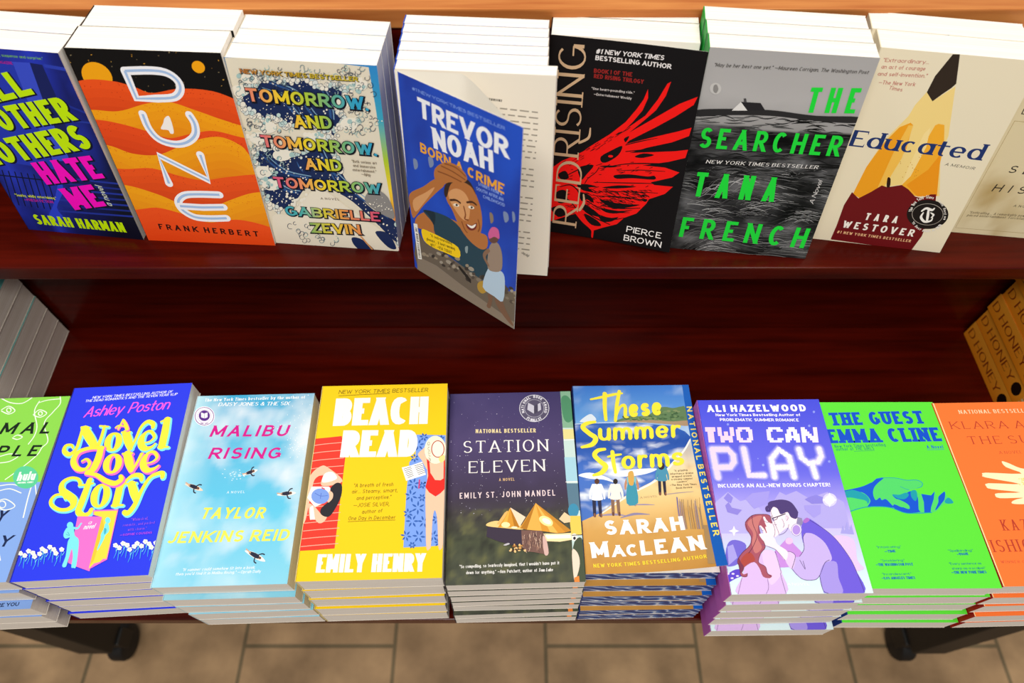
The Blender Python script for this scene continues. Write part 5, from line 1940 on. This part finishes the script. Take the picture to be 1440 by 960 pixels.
# rubble and road
A.P([(100, 470), (140, 520), (230, 570), (330, 640), (400, 690), (450, 720), (560, 770), (640, 800), (640, 980), (500, 920), (300, 760), (100, 640)], '#6d6256', 3)
for i in range(60):
    x = random.uniform(130, 640)
    y = 545 + (x - 130) * .55 + random.uniform(-40, 40)
    A.O((x, y), random.uniform(6, 18), random.uniform(5, 12), random.choice(['#857a6c', '#544a42', '#9a8c78', '#3f3833', '#a39a8c']), 7, 30)
A.P([(100, 590), (200, 640), (330, 740), (470, 840), (640, 960), (640, 1010), (560, 960), (100, 700)], '#8b7e70')
A.S([(320, 650), (360, 700), (375, 725)], [12, 16, 8], '#2c2622')
A.P([(415, 730), (450, 720), (470, 760), (440, 785), (415, 765)], '#b8923c', 4)
A.P([(122, 452), (160, 462), (230, 496), (312, 545), (318, 600), (250, 575), (180, 545), (135, 510)], '#fbd21c', 3)
for i, (tx, a, b) in enumerate((('"A soul-nourishing', (170, 490), (280, 532)), ('pleasure... A heart-warming', (150, 508), (296, 560)), ('gift." ~USA TODAY', (170, 536), (280, 580)))):
    A.T(tx, a, b, 15, 'sans', '#5a4a10', gap=.1)
# a woman walking away
A.P([(465, 790), (485, 780), (492, 800), (480, 860), (460, 850), (470, 820)], '#7a5a48', 3)
A.P([(500, 800), (540, 820), (560, 870), (600, 950), (580, 940), (540, 890), (510, 840)], '#7a5a48', 3)
A.P([(468, 655), (500, 665), (540, 672), (555, 720), (545, 825), (500, 800), (440, 750)], '#b8d0e6', 3)
A.P([(470, 560), (490, 520), (520, 525), (540, 580), (538, 660), (500, 672), (466, 650)], '#9c8878', 4)
A.S([(470, 560), (448, 590), (470, 640)], [14, 14, 10], '#8a6a54')
A.O((497, 500), 25, 24, '#6a4a40')
A.P([(470, 470), (490, 440), (520, 452), (526, 500), (500, 490), (474, 500)], '#d4639a', 4)
A.P([(80, 420), (100, 424), (124, 608), (104, 604)], '#f1efe8')
A.T('THE WORLD ESSENTIALS', (88, 440), (108, 596), (98, 438), 'bold', '#3c3c40', gap=.2)
cov_open = A.sheet('front_cover', CT, M_COVER, back='#f4f1ea')
cov_rest = pressed(cov_open)
cov_rest.transform(Matrix.Diagonal((.130 / W, 1, 1, 1)))
# plain-blue covers for the copies behind it share the print
t_born = Title(W, L, T_, '#2c52bc', '#e2ae2a', M_PAGES, cov_open, True, LE)
t_rest = Title(.1300, L, T_, '#2c52bc', '#e2ae2a', M_PAGES, cov_open, True, LE)
first = stand_stack(t_born, M, -6.18, LE, 1, 'blue paperback standing with its cover swung open beyond the shelf edge, man pictured on it',
                    'the blue paperbacks behind the open one', 'blue paperbacks', -.0012, Mhinge)
_a, _d = math.radians(-6.18), (T_ + .0006) / math.sin(math.radians(LE))
for k in range(1, 6):
    Mk = Matrix.Translation((-.0038 - math.sin(_a) * _d * k - .0009 * k, math.cos(_a) * _d * k, 0)) @ M
    t_rest.copy(Mk, '%s copy from the front among the blue paperbacks behind the open one' % ORD[k], 'blue paperbacks', Matrix.Translation((-.065, 0, 0)), cov_rest)
# the printed first page and a loose flyleaf between cover and pages
A = Art(W - .001, L - .001, M @ Matrix.Translation((-W / 2, 0, 0)))
A.base(hx('#f1e9da'))
A.Z(520, 0, 2.0426)
A.greek((330, 284), (378, 290), 7, '#6a655c', 3)
A.T('PRAISE FOR', (262, 268), (300, 272), 8, 'sans', '#857f74', gap=.2)
for i in range(26):
    if i in (9, 14, 20):
        continue
    y = 318 + i * 16.4
    xr = 484 - i * 1.1
    if i == 25:
        A.T('~Literary Weekly', (432, y - 2), (xr - 4, y + 10), 9, 'ital', '#5c574e', gap=.15)
    else:
        A.greek((250, y - 20), (xr, y + 6), 4.2, '#a39c90', i)
pg = link('printed_page', A.sheet('printed_page', .0001, M_PAPER, '#efe7d8', '#efe7d8'), first)
pg.matrix_local = Matrix.Translation((-W / 2 + .0005, .0004, .0004))
Vl, Fl, n = [], [], 18
for i in range(n + 1):
    t = i / n
    # the leaf lies on the block at first, then bends up to the open cover
    b = max(0., (t - .36) / .64)
    q = b * b / (b + .18) * 1.18
    x = -W / 2 + W * (.004 + min(t, .36) * 1.12 + .37 * b)
    z = .0014 + W * (.53 * q)
    for y in (.001, L - .001):
        Vl.append((x, y - .0065 * q + (.009 * q if y < .01 else 0), z))
for i in range(n):
    Fl.append((2 * i, 2 * i + 2, 2 * i + 3, 2 * i + 1))
link('flyleaf', mesh('flyleaf', Vl, Fl, M_PAPER, [hx('#f4efe4')] * len(Vl), True), first)

# ---- black cover with a red wing, lifting off its pages
W, L, T_ = .1366, .2002, .0280
M, Mf = standing(.0966, .5015, -5.69, 69.79, W)
LIFT = 11.5
Mh = Matrix.Translation((-W / 2, 0, .0003)) @ Matrix.Rotation(math.radians(-LIFT), 4, 'Y')


belly = Fold(1, 0, lambda d: -.0025 * math.sin(math.pi * d / W), 0.0, W, 12)
A = Art(W + .006, L, M @ Mh, belly)
A.base(hx('#0e0b0d'))
A.Z(740, 0, 2.526)
A.T('#1 NEW YORK TIMES', (247, 190), (488, 214), 17, 'boldital', '#e6e2e2')
A.T('BESTSELLING AUTHOR', (245, 213), (514, 245), 17, 'bold', '#e6e2e2')
A.T('BOOK I OF THE', (240, 258), (376, 272), 15, 'bold', '#96221f')
A.T('RED RISING TRILOGY', (240, 277), (416, 298), 15, 'bold', '#96221f')
A.T('"One heart-pounding ride."', (232, 318), (384, 334), 9, 'bold', '#bdb6b4')
A.T('~Entertainment Weekly', (240, 338), (374, 354), 9, 'bold', '#bdb6b4')
A.Z(760, 120, 4.0)
RW = '#f01410'
A.P([(40, 480), (120, 425), (215, 385), (300, 330), (390, 275), (480, 205), (540, 135), (580, 80), (605, 22), (606, 70), (575, 140), (520, 205), (475, 250), (590, 170), (660, 80), (715, -10), (735, -20), (705, 60), (650, 140), (580, 200), (500, 265),
     (640, 185), (780, 105), (885, 64), (862, 110), (760, 175), (640, 240), (500, 310), (480, 330), (640, 290), (770, 260), (850, 238), (836, 285), (740, 320), (600, 350), (500, 380), (640, 375), (760, 370), (830, 362), (815, 408), (720, 430), (575, 450),
     (700, 462), (782, 490), (740, 518), (620, 545), (640, 560), (745, 570), (700, 610), (610, 640), (595, 665), (540, 720), (470, 745), (430, 780), (350, 800), (300, 815), (295, 858), (285, 850), (288, 812), (235, 760), (200, 720), (130, 740), (40, 770)], RW)
BK = '#0e0a0b'
for p in ([(340, 400), (400, 365), (460, 340), (440, 390), (380, 430), (345, 432)], [(530, 400), (580, 382), (640, 392), (570, 408)], [(415, 505), (500, 500), (600, 512), (640, 508), (640, 530), (520, 522), (430, 525)], [(330, 455), (380, 450), (440, 455), (390, 462)],
          [(205, 560), (260, 555), (320, 570), (270, 575), (300, 600), (240, 590)], [(345, 575), (440, 562), (540, 570), (430, 580)], [(220, 600), (280, 620), (300, 660), (260, 640), (230, 650)], [(330, 640), (420, 660), (500, 668), (560, 672), (470, 690), (400, 690)],
          [(340, 690), (440, 706), (520, 700), (430, 720), (370, 714)], [(240, 670), (300, 700), (340, 740), (290, 730), (250, 710)], [(330, 735), (400, 745), (440, 740), (400, 765), (350, 765)], [(210, 470), (250, 450), (300, 450), (260, 500), (230, 530)],
          [(250, 720), (320, 760), (340, 790), (290, 785), (255, 750)], [(470, 300), (500, 285), (480, 320)], [(100, 500), (140, 480), (160, 520), (120, 530)], [(90, 600), (140, 590), (150, 650), (100, 660)], [(60, 690), (120, 680), (150, 720), (100, 740)], [(560, 640), (600, 640), (590, 655)]):
    A.P(p, BK, 3)
for pts, w in (([(330, 468), (480, 442), (640, 440), (790, 446)], [3, 6, 7, 4]), ([(300, 545), (450, 548), (640, 552)], [3, 6, 4]), ([(320, 622), (450, 628), (600, 648)], [4, 7, 4]), ([(340, 676), (450, 692), (560, 690)], [4, 7, 4]),
               ([(300, 716), (400, 752), (470, 745)], [4, 7, 3]), ([(250, 640), (330, 690), (420, 712), (500, 716)], [4, 6, 7, 3]), ([(230, 690), (300, 740), (390, 782)], [4, 7, 5]), ([(480, 335), (560, 315), (660, 296)], [5, 6, 2]), ([(480, 372), (600, 362), (700, 366)], [5, 6, 2]),
               ([(300, 600), (420, 598), (560, 600), (660, 606)], [3, 5, 5, 3]), ([(440, 480), (560, 476), (700, 484)], [3, 5, 3]), ([(120, 520), (200, 480), (280, 440)], [3, 6, 4]), ([(110, 570), (170, 560), (215, 600), (210, 650)], [4, 7, 7, 4]), ([(90, 650), (150, 640), (200, 690)], [4, 8, 5])):
    A.S(pts, w, BK)
for i in range(150):
    t = random.random()
    x = random.uniform(230, 600)
    y = 600 + (x - 230) * -.02 + random.uniform(-20, 130) * (1 - (x - 230) / 520)
    l = random.uniform(14, 40)
    A.S([(x, y), (x + l * .6, y + 3), (x + l, y + 10)], [1, 4, 1], BK, 3, False, False)
A.O((395, 398), 14, 7, RW)
for i in range(70):
    x = random.uniform(90, 620)
    y = random.uniform(470, 740) - (x - 90) * .15
    a = random.uniform(-.5, .1)
    l = random.uniform(10, 34)
    A.S([(x, y), (x + l * math.cos(a), y + l * math.sin(a))], [2, 4], BK, 0, False, False)
for i in range(40):
    t = random.random()
    x, y = 120 + t * 380, 430 - t * 190 + random.uniform(-6, 60) * (1 - t)
    A.S([(x, y), (x + 22, y - 14)], [1.5, 3], BK, 0, False, False)
A.S([(180, 690), (235, 760), (288, 812), (290, 855)], [8, 9, 7, 4], RW)
A.S([(330, 460), (310, 490), (270, 520), (250, 550)], 4, BK, 3)
TN = '#c9a986'
A.Z(740, 0, 2.526)
A.T('RED', (178, 803), (203, 578), (92, 800), 'serif', TN, wv=.12, gap=.12)
A.T('RISING', (186, 560), (216, 160), (96, 556), 'serif', TN, wv=.12, gap=.14)
A.S([(190, 745), (205, 720), (204, 690)], [9, 9, 5], TN)
A.S([(192, 505), (222, 488), (228, 455)], [9, 9, 5], TN)
A.Z(760, 120, 4.0)
A.T('PIERCE', (482, 821), (676, 861), 34, 'sans', '#f4f2f0', gap=.14)
A.T('BROWN', (467, 870), (677, 912), 34, 'sans', '#f4f2f0', gap=.14)
t_red = Title(W, L, T_, '#171113', '#171113', M_PAGES, A.sheet('front_cover', CT, M_COVER, back='#f4f2ee'), True, 69.79)
A.warp = None
red_flat = pressed(A.sheet('front_cover', CT, M_COVER))
red_flat.transform(Matrix.Diagonal((W / (W + .006), 1, 1, 1)))
stand_stack(t_red, M, -5.69, 69.79, 2, 'black paperback with a red wing, front cover lifting off its pages',
            'the black red wing paperbacks', 'black red wing paperbacks', 0, Mh, None, red_flat)

# ---- grey moorland photograph with green lettering
W, L, T_ = .1455, .2083, .0195
M, Mf = standing(.2387, .4749, -6.05, 74.01, W)
A = Art(W, L, Mf)


def moor(u, v):
    if v > .665 + .01 * math.sin(u * 9):
        return ramp([(.66, C255(150, 148, 148)), (.8, C255(180, 178, 178)), (1, C255(172, 170, 170))], v + .03 * fbm(u, v * 4, 4, 3))
    n = fbm(u * .7, v * 2.2, 7, 5)
    g = 46 + 78 * n + (v < .35) * 8
    return C255(g, g, g * 1.02)


A.base(moor, 50, 80)
A.Z(920, 0, 2.4615)
rg = random.Random(11)
A.step = .4e-6
for i in range(620):
    t = rg.random()
    y = 585 + 300 * t
    x = rg.uniform(70, 620)
    l = rg.uniform(40, 130) * (.6 + .5 * t)
    a = .9 * noise.noise(Vector((x * .006, y * .008, 1.3))) + .12
    n = noise.noise(Vector((x * .009, y * .016, 8.1)))
    g = max(20, min(215, 88 + 190 * n + rg.gauss(0, 26)))
    A.S([(x, y), (x + l * .4 * math.cos(a), y - l * .4 * math.sin(a) - 3), (x + l * .75 * math.cos(a * .6), y - l * .62 * math.sin(a * .8) + 1), (x + l * math.cos(a * .3), y - l * .7 * math.sin(a * .5) + rg.uniform(2, 9))], [1.2, 1.8, 1.4, .6], C255(g, g, g), 3, False, False)
for i in range(260):
    x, y = rg.uniform(90, 700), rg.uniform(402, 620)
    n = noise.noise(Vector((x * .008, y * .02, 4.4)))
    g = max(12, min(120, 46 + 110 * n + rg.gauss(0, 12)))
    A.S([(x, y), (x + 30, y + rg.uniform(-6, 6)), (x + 64, y + rg.uniform(-4, 10))], [1, 4.5, 1], C255(g, g, g), 4, False, False)
A.step = 1.5e-6
A.P([(148, 380), (240, 376), (330, 378), (420, 382), (560, 400), (706, 404), (700, 425), (560, 418), (400, 400), (240, 398), (145, 402)], '#2a292a', 4)
A.P([(268, 382), (300, 352), (322, 382)], '#e2e0de')
A.P([(300, 352), (368, 356), (384, 382), (322, 382)], '#262427')
A.P([(310, 340), (318, 340), (320, 354), (310, 354)], '#4a484a')
A.T('"May be her best one yet." ~Maureen Corrigan, The Washington Post', (206, 230), (740, 256), 13, 'ital', '#55524f', gap=.1)
A.O((212, 306), 20, 20, '#c6c4c2')
A.P([(206, 296), (216, 292), (222, 308), (214, 322), (204, 314)], '#8c8a88', 3)
GN = '#1fdc3c'
A.T('THE', (522, 389), (692, 392), (534, 302), 'sans', GN, wv=.185, wh=.165, gap=.3)
A.T('SEARCHER', (152, 510), (636, 541), (166, 440), 'sans', GN, wv=.185, wh=.165, gap=.28)
A.T('NEW YORK TIMES BESTSELLER', (178, 564), (565, 584), 12, 'serifi', '#ece8e4', gap=.3)
A.T('TANA', (132, 678), (412, 698), (144, 594), 'sans', GN, wv=.185, wh=.165, gap=.42)
A.T('FRENCH', (84, 818), (516, 858), (98, 750), 'sans', GN, wv=.185, wh=.165, gap=.42)
A.T('A Novel', (550, 706), (582, 626), (536, 700), 'script', '#e2dedc')
t_search = Title(W, L, T_, '#1ea23c', '#3c3a3a', M_PAGES, A.sheet('front_cover', CT, M_COVER), True, 74.01)
stand_stack(t_search, M, -6.05, 74.01, 3, 'grey moorland paperback with bright green lettering and a small white cottage',
            'the grey moorland paperbacks', 'grey moorland paperbacks', -.001)

# ---- cream cover with a pencil shaped mountain
W, L, T_ = .1375, .2000, .0265
M, Mf = standing(.3888, .4859, -8.7, 73.82, W)
A = Art(W, L, Mf)
A.base(hx('#ede2c6'))
A.Z(1140, 60, 3.2)
A.P([(640, 52), (672, 52), (655, 185), (632, 205), (592, 232), (548, 264), (522, 224), (560, 150)], '#33281f', 0)
A.P([(522, 222), (548, 264), (590, 236), (652, 196), (620, 420), (585, 500), (580, 690), (470, 690), (400, 640), (330, 650), (190, 690), (250, 560), (330, 440), (440, 330), (470, 280)], '#f6d98a')
A.P([(400, 380), (450, 360), (460, 370), (430, 480), (330, 640), (220, 700), (190, 680), (250, 560), (330, 450)], '#f4a420')
A.P([(440, 372), (462, 372), (410, 520), (330, 650), (300, 655), (370, 500)], '#f9c352')
A.P([(575, 365), (602, 370), (600, 470), (578, 560), (568, 690), (470, 690), (410, 640), (440, 560), (520, 440), (560, 372)], '#f7b130')
A.P([(585, 500), (580, 560), (568, 690), (480, 692), (430, 640), (530, 570)], '#f29a1a')
A.P([(510, 410), (540, 380), (520, 470), (450, 600), (410, 640), (440, 560)], '#fae09a')
A.P([(186, 672), (215, 700), (270, 672), (320, 642), (345, 650), (410, 640), (440, 660), (470, 692), (500, 700), (540, 682), (565, 682), (562, 720), (500, 870), (452, 935), (90, 885), (110, 840), (150, 730)], '#6e1116')
A.S([(132, 790), (92, 880)], 2, '#8a2a2a', 0)
A.P([(345, 612), (352, 605), (360, 615), (356, 648), (342, 648)], '#2c1410', 3)
for i in range(16):
    A.O((random.uniform(400, 500), random.uniform(500, 610)), 2, 2, '#c88a2c', 6)
NVY = '#20356e'
A.T('Educated', (170, 464), (765, 530), (196, 392), 'serifb', NVY, wv=.24, wh=.085, se=.07, gap=.1, open=1.25)
A.T('A MEMOIR', (602, 552), (735, 572), 13, 'ital', '#5a554c', gap=.4)
A.T('TARA', (242, 796), (384, 812), 32, 'bold', '#fbf4ea', gap=.6)
A.T('WESTOVER', (140, 830), (458, 872), 32, 'bold', '#fbf4ea', gap=.45)
A.T('#1 NEW YORK TIMES BESTSELLER', (118, 856), (448, 898), 12, 'bold', '#f0bc8a', gap=.3)
for i, (tx, xa, xb, y) in enumerate((('"Extraordinary...', 324, 530, 86), ('an act of courage', 316, 514, 116), ('and self-invention."', 300, 522, 148), ('~The New York', 304, 468, 186), ('Times', 350, 410, 210))):
    A.T(tx, (xa, y), (xb, y + 10), 18, 'sans', '#c2766a', gap=.12)
A.O((526, 772), 94, 66, '#1b1614')
A.ring((526, 772), 70, 2, '#bdb4a8', 48)
A.arc_text('The New York Times', (526, 772), 72, 170, 70, 14, 'bold', '#e8e2da')
A.arc_text('Book Review', (526, 772), 74, 56, -20, 12, 'bold', '#e8e2da')
A.arc_text('10 Best Books of 2018', (526, 772), 80, 205, 325, 12, 'bold', '#e8e2da')
# blackletter T on the seal
A.S([(500, 756), (520, 744), (545, 752), (556, 744)], [9, 12, 12, 6], '#f6f2ec')
A.S([(530, 750), (526, 780), (522, 806)], [9, 12, 8], '#f6f2ec')
A.S([(506, 764), (496, 784), (512, 804), (540, 800), (548, 786)], [6, 11, 11, 9, 4], '#f6f2ec')
A.S([(540, 764), (552, 774), (542, 786)], [5, 9, 5], '#f6f2ec')
t_educ = Title(W, L, T_, '#e4d8bc', '#e4d8bc', M_PAGES, A.sheet('front_cover', CT, M_COVER), True, 73.82)
stand_stack(t_educ, M, -8.7, 73.82, 2, 'cream paperback with a pencil tip turning into a dark red hill and round black seal',
            'the cream pencil paperbacks', 'cream pencil paperbacks', -.004)

# ---- tan aged-paper cover at the right end
W, L, T_ = .1400, .1850, .0300
M, Mf = standing(.5440, .4974, -6.58, 73.11, W)
A = Art(W, L, Mf)
A.base(lambda u, v: mixc(C255(224, 210, 172), C255(176, 148, 88), max(0, fbm(u, v, 4, 4) * .9 + (.28 - abs(v - .22)) * .7)), 20, 26)
A.Z(1140, 60, 3.2)
A.S([(918, 352), (1300, 392)], 2, '#a8905c', 0)
A.S([(918, 352), (652, 832), (1100, 868)], 2, '#a8905c', 0)
INK = '#2e2a22'
A.T('DONNA TARTT', (946, 322), (1420, 352), 30, 'sans', INK, gap=.5)
A.T('SECRET', (884, 584), (1250, 622), 34, 'ital', INK, gap=.9)
A.T('HISTORY', (812, 668), (1250, 706), 34, 'ital', INK, gap=.9)
A.T('A NOVEL', (910, 738), (1010, 746), 10, 'ital', INK, gap=.5)
A.T('"Enthralling... A remarkably powerful novel...', (712, 768), (1060, 790), 11, 'ital', '#6a5c40', gap=.2)
A.T('paced entertainment. Forceful, cerebral,', (702, 780), (1040, 802), 11, 'ital', '#6a5c40', gap=.2)
t_secret = Title(W, L, T_, '#cbbb92', '#cbbb92', M_PAGES, A.sheet('front_cover', CT, M_COVER), True, 73.11)
stand_stack(t_secret, M, -6.58, 73.11, 2, 'tan aged paper look paperback at the right end of the upper shelf',
            'the tan aged paper paperbacks', 'tan paperbacks', -.002)

# ================================================================== end piles under the upper shelf
# ---- pile of pale books at the left end, page edges turned to the middle
W, L, T_ = .140, .205, .0268
A = Art(W, L)
A.base(hx('#5fa8a4'), 4, 4)
for i in range(14):
    x, y = random.uniform(.0, W), random.uniform(.0, L)
    A.poly(catmull([(x + .02 * math.cos(k) * random.uniform(.6, 1.2), y + .03 * math.sin(k) * random.uniform(.6, 1.2)) for k in (0, 1, 2, 3, 4, 5)], True, 4), hx(random.choice(['#86c8bc', '#3d7f86', '#b4dcd0', '#4b9a8c'])))
t_grey = Title(W, L, T_, '#8aa9a4', '#d9d2c6', M_PAGES_GREY, A.sheet('front_cover', CT, M_COVER))
lay_stack(t_grey, -.6155 - W / 2, .530 - L, .838, 1.2, 5, 'teal paperback on top of the pile at the left end under the upper shelf',
          'teal paperbacks with grey page edges, left end', 'teal paperbacks at the left end', .0, (), .08)

# ---- pile of orange books at the right end, spines turned to the middle
W, L, T_ = .140, .212, .0292
SP = Art(L, T_ + .0004)
SP.base(lambda u, v: mixc(C255(250, 150, 30), C255(255, 172, 52), v), 6, 1)
SP.text('D HONEY', (.004, .0085), (.100, .0085), (.004, .0205), 'serif', '#8c2f10', wv=.18, gap=.2)
SP.poly([(.113 + .0085 * math.cos(k * .524), T_ / 2 + .0095 * math.sin(k * .524)) for k in range(12)], hx('#1d120c'))
for i, tx in enumerate(('AUTHOR OF THE', 'WINTER NOVEL', 'BUTLER')):
    if i < 2:
        random.seed(i)
        x = .128
        while x < .165:
            w = random.uniform(.004, .009)
            SP.poly([(x, .0205 - i * .006), (x + w, .0205 - i * .006), (x + w, .0235 - i * .006), (x, .0235 - i * .006)], hx('#f2dcae'))
            x += w + .002
    else:
        SP.text(tx, (.128, .0065), (.168, .0065), (.128, .011), 'bold', '#f2dcae')
SP.poly([(.176, .004), (.200, .004), (.203, .012), (.200, .022), (.176, .022), (.173, .012)], hx('#b8501f'))
Vs = [(-W / 2 - .0004 - z, L - x, y) for x, y, z in SP.V]
Fs = list(SP.F)
n0 = len(Vs)
Vb, Fb = boxdata(-W / 2 - .0003, -W / 2 + .0006, 0, L, 0, T_)
Vs += Vb
Fs += [tuple(i + n0 for i in f) for f in Fb]
sp_me = mesh('spine', Vs, Fs, M_COVER, SP.C + [hx('#d9892c')] * 8)
A = Art(W, L)
A.base(hx('#e08a2c'))
A.poly([(.02, .03), (.12, .03), (.11, .10), (.07, .16), (.03, .10)], hx('#7c2f1c'))
A.text('HONEY', (.02, .165), (.12, .165), (.02, .185), 'serif', '#6a2414')
t_honey = Title(W, L, T_, sp_me, '#c87424', M_PAGES_GREY, A.sheet('front_cover', CT, M_COVER))
lay_stack(t_honey, .632 + W / 2, .531 - L, .848, .3, 5, 'amber orange book on top of the pile at the right end, spine to the middle',
          'amber orange books with lettered spines, right end', 'amber orange books at the right end', .001, (0, .003, -.002, .002, 0), .5)

bpy.context.view_layer.update()
